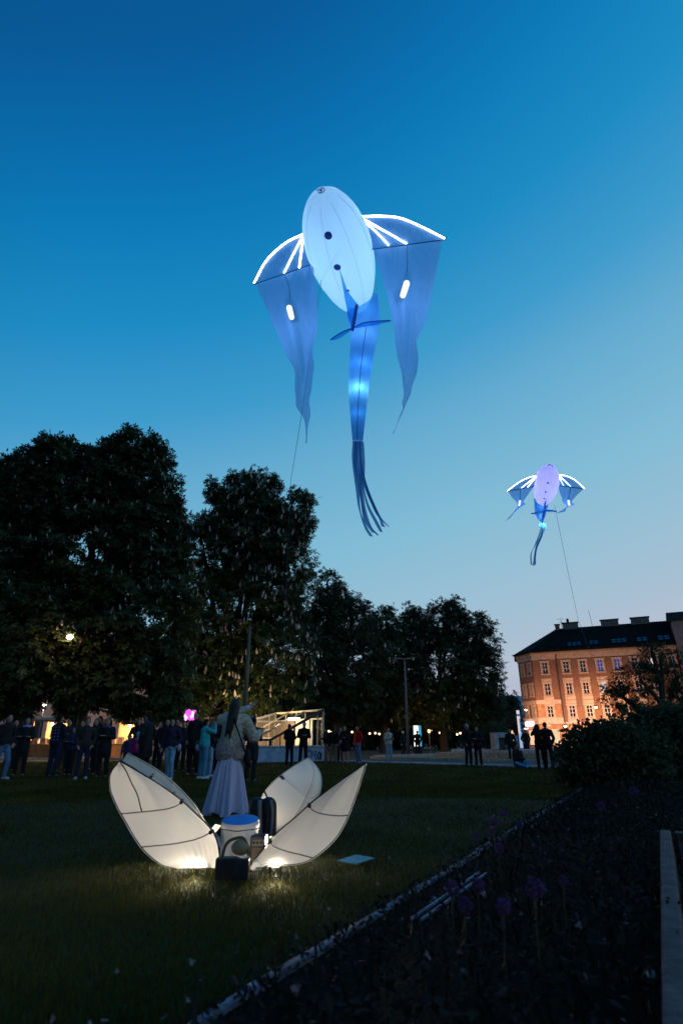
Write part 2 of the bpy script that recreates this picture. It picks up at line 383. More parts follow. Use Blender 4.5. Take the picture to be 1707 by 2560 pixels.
tree('chestnut_tree', 'tall dark chestnut tree cut by the picture edge, farthest from the pavilion', 'tree', gx(40, 29.5),
     [pb(20, 1400, 29.5, 150, 190), pb(140, 1230, 29.5, 105, 130), pb(10, 1230, 29.5, 95, 85), pb(60, 1590, 29.5, 190, 130), pb(0, 1690, 29.5, 130, 85), pb(55, 1768, 29.5, 42, 20), pb(-10, 1762, 29.5, 50, 28), pb(110, 1700, 29.5, 70, 60), pb(-60, 1450, 29.5, 160, 200), pb(60, 1180, 29.5, 60, 50), pb(130, 1150, 29.5, 48, 44)],
     .42, 4.2, per_m2=1.7, leaves=26, candles=800, group=TG)
tree('chestnut_tree', 'biggest dark chestnut tree with a lit street lamp among its leaves', 'tree', gx(180, 31),
     [pb(330, 1200, 31, 105, 115), pb(350, 1340, 31, 105, 140), pb(235, 1330, 31, 140, 180), pb(400, 1260, 31, 52, 50), pb(320, 1560, 31, 170, 150), pb(270, 1160, 31, 60, 50), pb(340, 1125, 31, 55, 45), pb(200, 1600, 31, 160, 130), pb(230, 1690, 31, 110, 75), pb(195, 1766, 31, 45, 20), pb(300, 1768, 31, 50, 22), pb(395, 1772, 31, 48, 22), pb(345, 1690, 31, 110, 85), pb(430, 1690, 31, 60, 80), pb(405, 1420, 31, 62, 90)],
     .45, 4.0, per_m2=1.7, leaves=26, candles=1100, group=TG)
tree('chestnut_tree', 'chestnut tree above the lit glass pavilion, its blossoms glowing yellow', 'tree', gx(560, 46),
     [pb(640, 1330, 46, 120, 100), pb(620, 1250, 46, 75, 58), pb(725, 1290, 46, 62, 75), pb(560, 1380, 46, 110, 110), pb(700, 1420, 46, 82, 110), pb(600, 1540, 46, 150, 140), pb(520, 1620, 46, 120, 120), pb(690, 1620, 46, 100, 130), pb(560, 1720, 46, 110, 70), pb(700, 1730, 46, 90, 62), pb(470, 1720, 46, 70, 70), pb(560, 1225, 46, 42, 36), pb(650, 1215, 46, 46, 32), pb(500, 1330, 46, 48, 50)],
     .42, 4.5, per_m2=1.15, leaves=24, lsize=.31, clump=.72, candles=1500, csize=.48, group=TG)
tree('chestnut_tree', 'dark round tree between pavilion tree and the unlit lamp post', 'tree', gx(840, 52),
     [pb(820, 1530, 52, 62, 80), pb(818, 1470, 52, 40, 42), pb(880, 1560, 52, 58, 62), pb(860, 1660, 52, 110, 110), pb(800, 1640, 52, 75, 130), pb(880, 1510, 52, 26, 30), pb(835, 1752, 52, 95, 55), pb(900, 1745, 52, 50, 50)],
     .4, 5, per_m2=.9, leaves=22, lsize=.32, clump=.8, nl=5, mat=M_leafB, candles=60, csize=.4, group=TG)
tree('chestnut_tree', 'low dark tree directly behind the unlit lamp post', 'tree', gx(960, 60),
     [pb(950, 1580, 60, 48, 58), pb(940, 1660, 60, 85, 105), pb(1000, 1680, 60, 75, 120), pb(965, 1545, 60, 28, 28), pb(955, 1765, 60, 80, 50)],
     .4, 5, per_m2=.85, leaves=20, lsize=.34, clump=.85, mat=M_leafB, candles=80, csize=.42, group=TG)
tree('chestnut_tree', 'wide dark tree at the end of the row, nearest the brick building', 'tree', gx(1110, 62),
     [pb(1110, 1560, 62, 62, 55), pb(1040, 1590, 62, 52, 62), pb(1190, 1600, 62, 56, 60), pb(1100, 1680, 62, 120, 110), pb(1185, 1700, 62, 66, 105), pb(1030, 1545, 62, 30, 28), pb(1120, 1525, 62, 38, 26), pb(1205, 1560, 62, 30, 30), pb(1225, 1780, 62, 30, 50), pb(1090, 1778, 62, 100, 40), pb(1175, 1785, 62, 60, 42)],
     .42, 5, per_m2=.9, leaves=22, lsize=.34, clump=.85, mat=M_leafB, candles=160, csize=.42, group=TG)
tree('small_tree', 'small far tree filling the gap beside the brick building', 'tree', gx(1268, 100),
     [pb(1266, 1775, 100, 26, 38), pb(1285, 1790, 100, 20, 40), pb(1278, 1745, 100, 14, 16), pb(1250, 1800, 100, 22, 35)],
     .3, 3, per_m2=.7, leaves=18, lsize=.42, clump=.8, mat=M_leafB)
tree('park_tree', 'spreading open branched tree standing before the brick facade', 'tree', gx(1668, 34),
     [pb(1600, 1700, 34, 78, 40, .7), pb(1650, 1650, 34, 62, 34, .7), pb(1560, 1745, 34, 50, 26, .7), pb(1690, 1690, 34, 60, 46, .7), pb(1628, 1628, 34, 34, 16, .7), pb(1590, 1775, 34, 60, 20, .7), pb(1710, 1740, 34, 50, 40, .7), pb(1535, 1722, 34, 26, 14, .7)],
     .30, 2.6, per_m2=2.2, leaves=21, lsize=.18, clump=.42, nl=3, spread=2.2, wd=.22, mat=M_leafB, lean=(.1, 0))
# shrubs at the right
def shrub(name, label, base, blobs, per_m2, leaves, lsize, group=None):
    base = V(base); t = empty(name, base, label, 'shrub', group)
    C, Nr = crown_points(blobs, per_m2, .2); n = len(C) * leaves
    P = np.repeat(C, leaves, 0) + rng.normal(0, .10, (n, 3)); P[:, 2] = np.maximum(P[:, 2], .02); nn = np.repeat(Nr, leaves, 0)
    D = rnd_dirs(n) + nn * .6; D /= np.linalg.norm(D, axis=1, keepdims=True); Nv = rnd_dirs(n) + nn
    o = obj('foliage', npmesh('foliage', leafverts(P, D, Nv, lsize * (.6 + .8 * rng.random(n)), 1, 0, .3), 4), M_leafB, t); tag(o, kind='stuff')
    m = MB()
    for c, r in blobs:
        for q in range(3):
            e = V(c) + V((random.uniform(-.5, .5) * r[0], random.uniform(-.5, .5) * r[1], r[2] * .5)); m.tube(crv([base + V((random.uniform(-.2, .2), random.uniform(-.2, .2), 0)), base.lerp(e, .6) + V((0, 0, .2)), e], 6), [.035, .03, .025, .02, .014, .006], 6)
    m.build('stems', M_bark, t, smooth=True); return t
for px_, Y_, w_, h_, lab in ((690, 78, 60, 75, 'far dark tree mass behind the pavilion roof'), (800, 84, 70, 80, 'far dark tree between pavilion and the round tree trunk'), (905, 80, 70, 85, 'far dark tree behind the row of tiny bulbs'), (1000, 86, 65, 85, 'far dark tree behind the unlit lamp post'), (1100, 82, 70, 80, 'far dark tree behind the glowing screen'), (1190, 88, 60, 78, 'far dark tree behind the fountain pair')):
    tree('background_tree', lab, 'tree', gx(px_, Y_), [pb(px_, 1775, Y_, w_, h_), pb(px_ - 35, 1800, Y_, w_ * .7, 55), pb(px_ + 35, 1800, Y_, w_ * .7, 55), pb(px_, 1835, Y_, w_, 26)], .3, 2.5, per_m2=.5, leaves=14, lsize=.6, clump=1.1, nl=3, spread=2.4, wd=.3, mat=M_leafB, group='far dark trees closing the park')
shrub('shrub', 'broad dark leafy shrub below the brick facade, loose shoots on top', gr(1500, 1960),
      [pb(1475, 1888, 15.5, 66, 62), pb(1540, 1890, 15.5, 78, 70), pb(1430, 1920, 15.5, 38, 48), pb(1600, 1900, 15.5, 70, 72), pb(1450, 1838, 15.5, 30, 16), pb(1510, 1832, 15.5, 55, 20)], 34, 12, .13, 'dark shrubs')
shrub('shrub', 'taller dark shrub under the spreading tree at the picture edge', gr(1650, 1945),
      [pb(1640, 1850, 18, 75, 66), pb(1710, 1855, 18, 70, 76), pb(1595, 1848, 18, 42, 46), pb(1680, 1890, 18, 80, 58), pb(1650, 1808, 18, 50, 26), pb(1705, 1798, 18, 46, 28)], 34, 12, .14, 'dark shrubs')
# ================================================================== BRICK BUILDING
FA = at(1290, 1645, 125.8); FBp = at(1707, 1622, 112.4)
FE = V((FBp.x - FA.x, FBp.y - FA.y, 0)).normalized(); FN = V((FE.y, -FE.x, 0))
if FN.y > 0: FN = -FN
FA.z = 0; PHI = math.atan2(FE.y, FE.x)
def hit(px, py, P0, Nn):
    d = V(ray(px, py)); o = V((0, 0, HC)); k = (V(P0) - o).dot(V(Nn)) / d.dot(V(Nn)); return o + d * k
def fac(px, py, d=0):
    p = hit(px, py, FA + FN * d, FN); return (p - FA).dot(FE), p.z
def FP(s, z, d=0): return FA + FE * s + FN * d + V((0, 0, z))
M_brick = bpy.data.materials.new('brick_facade'); M_brick.use_nodes = True
_n = M_brick.node_tree.nodes; _l = M_brick.node_tree.links; _b = _n['Principled BSDF']; _b.inputs['Roughness'].default_value = .9
_t = _n.new('ShaderNodeTexCoord'); _s = _n.new('ShaderNodeSeparateXYZ'); _c = _n.new('ShaderNodeCombineXYZ'); _l.new(_t.outputs['Object'], _s.inputs[0])
_a = _n.new('ShaderNodeMath'); _a.operation = 'ADD'; _l.new(_s.outputs[0], _a.inputs[0]); _l.new(_s.outputs[1], _a.inputs[1]); _l.new(_a.outputs[0], _c.inputs[0]); _l.new(_s.outputs[2], _c.inputs[1])
_k = _n.new('ShaderNodeTexBrick'); _k.inputs['Scale'].default_value = 1; _k.inputs['Brick Width'].default_value = .5; _k.inputs['Row Height'].default_value = .17; _k.inputs['Mortar Size'].default_value = .02
_k.inputs['Color1'].default_value = (.30, .125, .075, 1); _k.inputs['Color2'].default_value = (.22, .095, .06, 1); _k.inputs['Mortar'].default_value = (.34, .22, .16, 1); _l.new(_c.outputs[0], _k.inputs[0])
_z = _n.new('ShaderNodeTexNoise'); _z.inputs['Scale'].default_value = .5; _z.inputs['Detail'].default_value = 8; _m = _n.new('ShaderNodeMix'); _m.data_type = 'RGBA'; _m.blend_type = 'MULTIPLY'; _m.inputs['Factor'].default_value = .45
_l.new(_t.outputs['Object'], _z.inputs[0]); _l.new(_k.outputs[0], _m.inputs['A']); _l.new(_z.outputs['Color'], _m.inputs['B']); _l.new(_m.outputs['Result'], _b.inputs['Base Color'])
_p = _n.new('ShaderNodeBump'); _p.inputs['Strength'].default_value = .5; _l.new(_k.outputs[1], _p.inputs['Height']); _p.invert = True; _l.new(_p.outputs[0], _b.inputs['Normal'])
M_stucco = pm('ochre_stucco', (.36, .19, .10), .9, .25, 1.5, .3); M_trim = pm('pale_stone_trim', (.52, .37, .29), .85, .25, 2, .3)
M_frame = pm('white_window_frame', (.55, .50, .50), .6, .1, 4, 0); M_pane = pm('dark_window_glass', (.012, .014, .018), .08, .2, 2, 0, spec=.6)
M_lit = em('cool_lit_window', (.16, .22, 1), .22); M_litw = em('white_lit_window', (.85, .8, .85), .8)
M_roof = pm('dark_roof_tile', (.013, .011, .011), .9, .5, 2.5, .5, spec=.06); M_sky = pm('skylight_glass', (.012, .05, .08), .08, .2, 2, 0, spec=1.0)
s0, zr0 = fac(1414, 1667); _, zr1 = fac(1422, 1721); _, zr2 = fac(1431, 1778)
rowsz = [zr0, zr1, zr2]; zE = fac(1414, 1624)[1]; zF = fac(1414, 1646)[1]
colpx = [(1361, 1669), (1414, 1667), (1456, 1665), (1499, 1663), (1542, 1660), (1586, 1657), (1632, 1653), (1679, 1650)]
cols = [fac(*c)[0] for c in colpx]; sL = fac(1337, 1720)[0]; sR = fac(1693, 1650)[0]
WW, WH = 1.16, 2.25
bld = empty('brick_apartment_building', FP(sL, 0), 'four storey orange brick corner building with dark hipped roof and pale window surrounds', 'building')
def wallgrid(P, s_lo, s_hi, zlo, zhi, holes, mb, depth=.22):
    """wall face with real window openings and reveals; P(s,z,d)"""
    ss = sorted({s_lo, s_hi, *[h[0] for h in holes], *[h[1] for h in holes]}); zs = sorted({zlo, zhi, *[h[2] for h in holes], *[h[3] for h in holes]})
    for i in range(len(ss) - 1):
        for j in range(len(zs) - 1):
            cx, cz = (ss[i] + ss[i + 1]) / 2, (zs[j] + zs[j + 1]) / 2
            if any(h[0] < cx < h[1] and h[2] < cz < h[3] for h in holes): continue
            mb.quad(P(ss[i], zs[j], 0), P(ss[i + 1], zs[j], 0), P(ss[i + 1], zs[j + 1], 0), P(ss[i], zs[j + 1], 0))
    for h in holes:
        a, b, c, d = h
        mb.quad(P(a, c, 0), P(a, d, 0), P(a, d, -depth), P(a, c, -depth)); mb.quad(P(b, c, 0), P(b, d, 0), P(b, d, -depth), P(b, c, -depth))
        mb.quad(P(a, c, 0), P(b, c, 0), P(b, c, -depth), P(a, c, -depth)); mb.quad(P(a, d, 0), P(b, d, 0), P(b, d, -depth), P(a, d, -depth))
holes = []
for z in rowsz:
    for s in cols: holes.append((s - WW / 2, s + WW / 2, z - WH / 2, z + WH / 2))
wb = MB(); wallgrid(FP, sL, sR, 4.6, zF, holes, wb)
dw = FP(sR, 0, -14) - FP(sR, 0, 0)
wb.quad(FP(sR, 0), FP(sR, zF), FP(sR, zF) + dw, FP(sR, 0) + dw); wb.build('wall', M_brick, bld)
# ground floor of smooth stucco with shop openings
gcols = [fac(1385, 1836)[0], cols[1] + .3, cols[2] + .3, cols[3] + .3, cols[4] + .3, cols[5] + .3]
gh = [(s - 1.0, s + 1.0, .4, 3.3) for s in gcols]
wg = MB(); wallgrid(FP, sL, sR, 0, 4.6, gh, wg); wg.build('ground_floor_wall', M_stucco, bld)
for i, h in enumerate(gh):
    MB().quad(FP(h[0], h[2], -.22), FP(h[1], h[2], -.22), FP(h[1], h[3], -.22), FP(h[0], h[3], -.22)).build('shop_window', em('shop_window_glow', (1, .68, .40), .95), bld)
# windows: surround > sash, pane
def window_meshes(W, H, full=True):
    sur = MB()
    for x in (-1, 1): sur.box(x * (W / 2 + .15) - .15, x * (W / 2 + .15) + .15, -.10, .02, -H / 2 - .12, H / 2 + .0)
    sur.box(-W / 2 - .42, W / 2 + .42, -.16, .02, H / 2, H / 2 + .30); sur.box(-W / 2 - .38, W / 2 + .38, -.20, .02, -H / 2 - .34, -H / 2 - .12)
    sash = MB(); y0, y1 = .10, .16
    for x in (-W / 2 + .05, 0, W / 2 - .05): sash.box(x - .06, x + .06, y0, y1, -H / 2, H / 2)
    for z in (-H / 2 + .05, -H * .14, H * .2, H / 2 - .05): sash.box(-W / 2, W / 2, y0 + .004, y1 - .004, z - .045, z + .045)
    pane = MB().quad((-W / 2, .18, -H / 2), (W / 2, .18, -H / 2), (W / 2, .18, H / 2), (-W / 2, .18, H / 2))
    return sur.mesh('window'), sash.mesh('sash'), pane.mesh('pane')
def sub(name, me, mat, parent):
    o = bpy.data.objects.new(name, me); COL.objects.link(o)
    if mat is not None and not me.materials: me.materials.append(mat)
    WORLD[o.name] = Matrix.Identity(4); o.parent = parent; return o
wm_, sm_, pmn = window_meshes(WW, WH)
wm_.materials.append(M_trim); sm_.materials.append(M_frame); pmn.materials.append(M_pane)
pane_lit = pmn.copy(); pane_lit.materials.clear(); pane_lit.materials.append(M_lit); pane_w = pmn.copy(); pane_w.materials.clear(); pane_w.materials.append(M_litw)
lit = {(0, 3): pane_lit, (0, 4): pane_lit, (1, 3): pane_w, (0, 6): pane_w}
def put_window(P, rot, parent, meshes, pane=None):
    o = obj('window', meshes[0], None, parent); o.location = P; o.rotation_euler = (0, 0, rot)
    sub('sash', meshes[1], None, o); sub('pane', pane or meshes[2], None, o); return o
for r, z in enumerate(rowsz):
    for c, s in enumerate(cols): put_window(FP(s, z), PHI, bld, (wm_, sm_, pmn), lit.get((r, c)))
# relief panels and heads between the rows of windows
pn = MB().box(-1.0, 1.0, -.07, .01, -.32, .32).box(-.8, .8, -.10, -.06, -.2, .2).mesh('relief_panel'); pn.materials.append(M_trim)
for z in (zr1, zr2):
    for s in cols:
        o = obj('relief_panel', pn, None, bld); o.location = FP(s, z + WH / 2 + .68); o.rotation_euler = (0, 0, PHI)
        o = obj('relief_panel', pn, None, bld); o.location = FP(s, z - WH / 2 - .72); o.rotation_euler = (0, 0, PHI)
# corner chamfer with narrow windows, and hidden return
CHD = (FE * -.66 + FN * -.75).normalized(); CHN = V((CHD.y, -CHD.x, 0))
if CHN.y > 0: CHN = -CHN
CW = 5.4
def CP(s, z, d=0): return FP(sL, z) + CHD * s + CHN * d
chs = [1.3, 3.8]; hol = [(s - .45, s + .45, z - WH / 2, z + WH / 2) for s in chs for z in rowsz]
cb = MB(); wallgrid(CP, 0, CW, 4.6, zF, hol, cb); e2 = CP(CW, 0); e3 = e2 - FN * 12 - FE * -1
cb.quad(e2, e3, e3 + V((0, 0, zF)), e2 + V((0, 0, zF))); cb.build('corner_wall', M_brick, bld)
wg2 = MB(); wallgrid(CP, 0, CW, 0, 4.6, [(1.0, 4.4, .3, 3.4)], wg2); wg2.build('corner_ground_floor_wall', M_stucco, bld)
MB().quad(CP(1.0, .3, -.2), CP(4.4, .3, -.2), CP(4.4, 3.4, -.2), CP(1.0, 3.4, -.2)).build('shop_window', MATS['shop_window_glow'], bld)
nm = window_meshes(.9, WH); nm[0].materials.append(M_trim); nm[1].materials.append(M_frame); nm[2].materials.append(M_pane)
for s in chs:
    for z in rowsz: put_window(CP(s, z), math.atan2(-CHD.y, -CHD.x), bld, nm)
# cornice, frieze, string courses following facade and chamfer
def course(name, z0, z1, d, mat, s_hi=None, chamfer=True):
    m = MB(); hi = sR if s_hi is None else s_hi
    m.obox(FP((sL + hi) / 2, (z0 + z1) / 2, d / 2), FE * ((hi - sL) / 2 + (d * .45)), FN * (d / 2), (0, 0, (z1 - z0) / 2))
    if chamfer: m.obox(CP(CW / 2, (z0 + z1) / 2 - .002, d / 2 + .002), CHD * (CW / 2 + d * .4), CHN * (d / 2), (0, 0, (z1 - z0) / 2 - .004))
    return m.build(name, mat, bld)
hF = zE - zF
course('frieze', zF, zF + hF * .55, .16, M_trim); course('cornice', zF + hF * .55, zF + hF * .82, .42, M_trim); course('eave_gutter', zF + hF * .84, zE, .95, M_roof)
dn = MB()
dm = MB().box(-.14, .14, -.62, .0, -.2, .2).mesh('dentil'); dm.materials.append(M_trim)
for i in range(44):
    o = obj('dentil', dm, None, bld); o.location = FP(sL + .4 + (sR - sL - .8) * i / 43, zF + hF * .70); o.rotation_euler = (0, 0, PHI)
zs1 = (zr1 + zr2) / 2 - .15; sP = fac(1391, 1680)[0]
course('string_course', zs1 - .55, zs1 + .25, .14, M_trim, s_hi=sP); course('string_course', 4.6, 5.5, .14, M_trim, s_hi=sP); course('string_course', 4.25, 4.6, .25, M_trim)
MB().tube([FP(sP + .25, 0, .22), FP(sP + .25, zE - .2, .22)], .10, 8).build('drainpipe', pm('dark_pipe', (.05, .045, .045), .6, .2, 3, 0), bld)
# lower section of the corner pavilion in ochre stucco slabs between string courses
st = MB(); wallgrid(lambda s, z, d=0: FP(s, z, d + .06), sL, sP, 5.5, zs1 - .55, [(cols[0] - WW / 2, cols[0] + WW / 2, zr2 - WH / 2, zr2 + WH / 2)], st, .06)
st.build('stucco_panel', M_stucco, bld)
# roof
RD = -6.5
pr = hit(1390, 1572, FA + FN * RD, FN); zR = pr.z; sRg = (pr - FA).dot(FE)
e_l = CP(CW, zE) + CHN * .8; e_m = FP(sL, zE, .95) ; e_r = FP(sR, zE, .95); r_l = FP(sRg, zR, RD); r_r = FP(sR, zR, RD)
bk_l = FP(sL - 6, zE, -16); bk_r = FP(sR, zE, -16)
rf = MB(); rf.poly([e_m, e_r, r_r, r_l]); rf.poly([e_l, e_m, r_l]); rf.poly([bk_l, e_l, r_l]); rf.poly([r_l, r_r, bk_r, bk_l]); rf.poly([e_r, bk_r, r_r])
roof = rf.build('roof', M_roof, bld)
RN = (e_r - e_m).cross(r_l - e_m).normalized()
if RN.z < 0: RN = -RN
RU = RN.cross(FE).normalized(); RU = RU if RU.z > 0 else -RU
def skylight(px, py, wpx, hpx):
    c = hit(px, py, e_m, RN); k = (c - V((0, 0, HC))).length / F; hw, hh = wpx * k / 2, hpx * k / 2 * 1.5
    fr = MB(); 
    for sx in (-1, 1): fr.obox(c + FE * sx * hw + RN * .06, FE * .07, RU * (hh + .07), RN * .09)
    for sz in (-1, 0, 1): fr.obox(c + RU * sz * hh + RN * .055, FE * (hw - .07), RU * .07, RN * .085)
    f = fr.build('skylight', M_roof, roof)
    MB().obox(c + RN * .05, FE * hw, RU * hh, RN * .03).build('pane', M_sky, roof)
for px, py, w_, h_ in ((1371, 1615, 8, 5), (1383, 1614, 8, 5), (1423, 1611, 9, 12), (1435, 1610, 9, 12), (1447, 1609, 9, 12), (1477, 1606.5, 9, 12), (1489, 1605.5, 9, 12), (1533, 1603, 10, 13), (1546, 1602, 10, 13), (1559, 1601, 10, 13),
                       (1597, 1598.5, 11, 13), (1610, 1597.5, 11, 13), (1651, 1595, 12, 13), (1665, 1594, 12, 13)):
    skylight(px, py, w_, h_)
M_chim = pm('chimney_render', (.20, .15, .15), .9, .3, 2, .3)
for px, py, wpx, hpx in ((1426, 1572, 33, 11), (1524, 1566, 36, 11), (1600, 1561, 36, 11), (1393, 1573, 9, 9), (1685, 1553, 7, 8)):
    c = hit(px, py, FA + FN * RD, FN); k = (c - V((0, 0, HC))).length / F; c.z = zR + hpx * k / 2 - .1
    ch = MB().obox(c - V((0, 0, .6)), FE * wpx * k / 2, FN * .5, (0, 0, hpx * k / 2 + .6)).build('chimney', M_chim, roof)
    MB().obox(c + V((0, 0, hpx * k / 2 + .09)), FE * (wpx * k / 2 + .15), FN * .65, (0, 0, .09)).build('chimney_cap', M_roof, roof)
c = hit(1419, 1560, FA + FN * RD, FN); c.z = zR + 1.5; MB().tube([c - V((0, 0, .6)), c + V((0, 0, .5))], [.28, .28], 10).build('vent_pipe', M_roof, roof)
M_ant = pm('aerial_metal', (.06, .06, .07), .5, .2, 3, 0, metal=.6)
c = hit(1404, 1570, FA + FN * RD, FN); an = MB().tube([c, c + V((0, 0, 2.1))], .05, 6)
an.tube([c + V((0, 0, 2.0)) - FE * .9, c + V((0, 0, 2.0)) + FE * .7], .035, 5).tube([c + V((0, 0, 1.2)) - FE * .5, c + V((0, 0, 1.2)) + FE * .3], .035, 5); an.build('aerial', M_ant, roof)
c = hit(1480, 1566, FA + FN * RD, FN); MB().tube([c, c + V((-.3, 0, 3.6))], .04, 6).build('aerial', M_ant, roof)
# neighbouring house at the picture edge
nb_ = empty('grey_neighbour_house', FP(sR + .3, 0), 'grey lilac rendered house end rising beside the brick building', 'building')
hN = fac(1700, 1552)[1] + .3
m = MB().obox(FP(sR + 4.3, hN / 2 - .2, -5.5), FE * 4, FN * 6.6, (0, 0, hN / 2 - .2)); m.build('wall', pm('lilac_grey_render', (.20, .17, .19), .9, .25, 1.2, .2), nb_)
m = MB(); a_, b_ = FP(sR + .1, hN - .4, 1.5), FP(sR + 8.5, hN - .4, 1.5); c_, d_ = FP(sR + .1, hN + 2.5, -5.5), FP(sR + 8.5, hN + 2.5, -5.5); e_, f_ = FP(sR + .1, hN - .4, -12.3), FP(sR + 8.5, hN - .4, -12.3)
m.poly([a_, b_, d_, c_]).poly([c_, d_, f_, e_]).poly([a_, c_, e_]).poly([b_, f_, d_]).build('roof', M_roof, nb_)
nwin = wm_.copy(); 
for r, z in enumerate((zr0, zr1)): put_window(FP(sR + 3.2, z, 1.12), PHI, nb_, (wm_, sm_, pmn))
# lit lettering box and awning of the corner shop
sg = empty('shop_sign', CP(3.4, 4.6, .3), 'white glowing shop sign box over pink awning at brick building corner', 'sign')
MB().obox(CP(2.9, 4.35, .45), CHD * 1.3, CHN * .15, (0, 0, .42)).build('sign_box', em('sign_white', (1, .86, .86), 5), sg)
aw = MB().quad(CP(.8, 3.6, .32), CP(5.2, 3.6, .32), CP(5.2, 3.1, 1.6), CP(.8, 3.1, 1.6)).build('awning', pm('pink_awning', (.6, .28, .28), .8, .2, 4, .1, transl=.4), sg, solid=.03)
MB().obox(CP(4.2, 3.42, 1.0), CHD * 1.4, CHN * .06, (0, 0, .2)).build('sign_tube', em('sign_pink', (1, .62, .66), 4), sg)
pl = empty('number_plaque', FP(cols[0] - .9, 4.1, .02), 'small pale plaque above the lit shop window of the brick building', 'plaque')
MB().obox(FP(cols[0] - 1.0, 4.0, .03), FE * .75, FN * .03, (0, 0, .16)).build('plate', pm('pale_plaque', (.7, .55, .45), .6, .1, 4, 0), pl)
# street lamps in front of the facade (hung from wires)
def hung_lamp(px, py, d, energy, label, col=(1, .50, .23)):
    p = hit(px, py, FA + FN * d, FN); t = empty('hanging_street_lamp', p, label, 'street lamp', 'hanging lamps by the brick building')
    MB().lathe(p, [(.05, .32), (.30, .20), (.34, .06), (.30, .03)], 14).build('lamp_shade', M_ant, t, smooth=True)
    MB().ell(p, .26, .26, .2).build('bulb', em('street_lamp_glow', (1, .66, .36), 26), t, smooth=True)
    MB().tube([p + V((0, 0, .3)) - FE * 7, p + V((0, 0, .32)), p + V((0, 0, .5)) + FE * 7], .02, 5).build('wire', M_ant, t)
    light('lamp_light', p - V((0, 0, .5)), energy, col, .3, t); return t
hung_lamp(1314, 1774, 5.5, 2300, 'round glowing lamp hung before the corner of the brick building')
hung_lamp(1488, 1768, 7.5, 5200, 'round glowing lamp hung before the middle of the brick building')
hung_lamp(1412, 1815, 7.0, 2600, 'glowing lamp low over the broad shrub before the brick building', (1, .6, .5))
# striped advertising pole
ap = empty('advertising_pole', gx(1300, 90), 'tall lit white and blue banner pole beside the brick building', 'banner pole')
p0 = at(1297, 1858, 90); p1 = at(1297, 1776, 90); p1.x = p0.x - .0; p1 = V((p0.x, 90, p1.z))
MB().tube([V((p0.x, 90, 0)), p1], .11, 8).build('pole', M_ant, ap)
zt = p1.z
for i, (z0, z1, mt) in enumerate(((zt - .5, zt, 'pole_white'), (zt - .8, zt - .52, 'pole_blue'), (zt - 3.2, zt - .82, 'pole_white'), (zt - 5.2, zt - 3.22, 'pole_mix'))):
    mm = em('pole_white', (1, .84, .78), .75) if mt == 'pole_white' else em('pole_blue', (.05, .30, .8), .5) if mt == 'pole_blue' else em('pole_mix', (.45, .62, .95), .7)
    MB().box(p0.x + .05, p0.x + .50, 89.9, 90.1, z0, z1).build('banner_panel', mm, ap)
MB().box(p0.x + .34, p0.x + .52, 89.86, 90.14, zt - 3.1, zt - 1.2).build('banner_panel', MATS['pole_blue'], ap)
# lit street beneath: parked light glow of far shops
fs = empty('far_shop_front', gx(1270, 140), 'warm lit far shop front low behind the stone block', 'shop front')
m = MB().box(*(lambda a, b: (a.x, b.x, 140, 142))(gx(1228, 140), gx(1292, 140)), 0, 5.2).build('wall', M_stucco, fs)
for i in range(5):
    a = gx(1232 + i * 12, 139.9); b = gx(1241 + i * 12, 139.9); MB().box(a.x, b.x, 139.9, 139.99, .8, 3.4 + (i % 2) * .7).build('shop_window', em('far_shop_glow', (1, .62, .28), 1.3), fs)
# ================================================================== PAVILION (glazed stair cover)
PR = V((-1.05, 35.0, 0)); pu = V((-.83, -.55, 0)).normalized(); pv = V((pu.y, -pu.x, 0)); pv = pv if pv.y > 0 else -pv
PL_, PW_ = 3.35, 6.0
def PP(u, v_, z): return PR + pu * u + pv * v_ + V((0, 0, z))
pav = empty('glass_pavilion', PP(PL_ / 2, PW_ / 2, 0), 'warmly lit sloping glass pavilion with white frame on a low blue wall', 'pavilion')
M_pw = pm('pavilion_white_frame', (.62, .55, .46), .5, .1, 4, 0); M_pd = pm('pavilion_dark_beam', (.02, .02, .025), .5, .2, 4, 0)
M_pbase = pm('painted_pale_plinth', (.24, .33, .46), .85, .25, 3, .4); M_glass = glass('pavilion_glass', (.93, .93, .9), .0008, .3)
zb, zhi_, zlo_ = .78, 2.75, 1.12; UX = 5.2
bs = MB(); w2 = .14
bs.obox(PP(UX / 2, 0, zb / 2), pu * UX / 2, pv * w2, (0, 0, zb / 2)); bs.obox(PP(UX / 2, PW_, zb / 2), pu * UX / 2, pv * w2, (0, 0, zb / 2))
bs.obox(PP(0, PW_ / 2, zb / 2 - .002), pu * w2, pv * (PW_ / 2 - w2), (0, 0, zb / 2)); bs.obox(PP(UX, PW_ / 2, zb / 2 - .002), pu * w2, pv * (PW_ / 2 - w2), (0, 0, zb / 2))
bs.build('plinth', M_pbase, pav, bevel=.015)
MB().obox(PP(UX / 2, 0, zb + .03), pu * (UX / 2 + .2), pv * .2, (0, 0, .03)).build('coping', M_stone, pav)
def slope(u): return zhi_ + (zlo_ - zhi_) * min(u, PL_) / PL_
MB().beam(PP(0, 0, zhi_), PP(PL_, 0, zlo_), .12, .13).beam(PP(PL_, 0, zlo_), PP(UX, 0, zlo_), .12, .1).build('front_beam', M_pd, pav)
MB().beam(PP(PL_, 0, zb + .06), PP(PL_, 0, zlo_), .16, .16).build('dark_post', M_pd, pav)
MB().beam(PP(0, 0, zhi_), PP(0, PW_, zhi_), .1, .1).build('ridge_beam', M_pw, pav)
MB().beam(PP(PL_, .1, zlo_), PP(PL_, PW_, zlo_), .08, .08).build('eave_beam', M_pw, pav)
MB().beam(PP(0, PW_, zhi_), PP(UX, PW_, zlo_ + .3), .12, .12).build('back_beam', M_pw, pav)
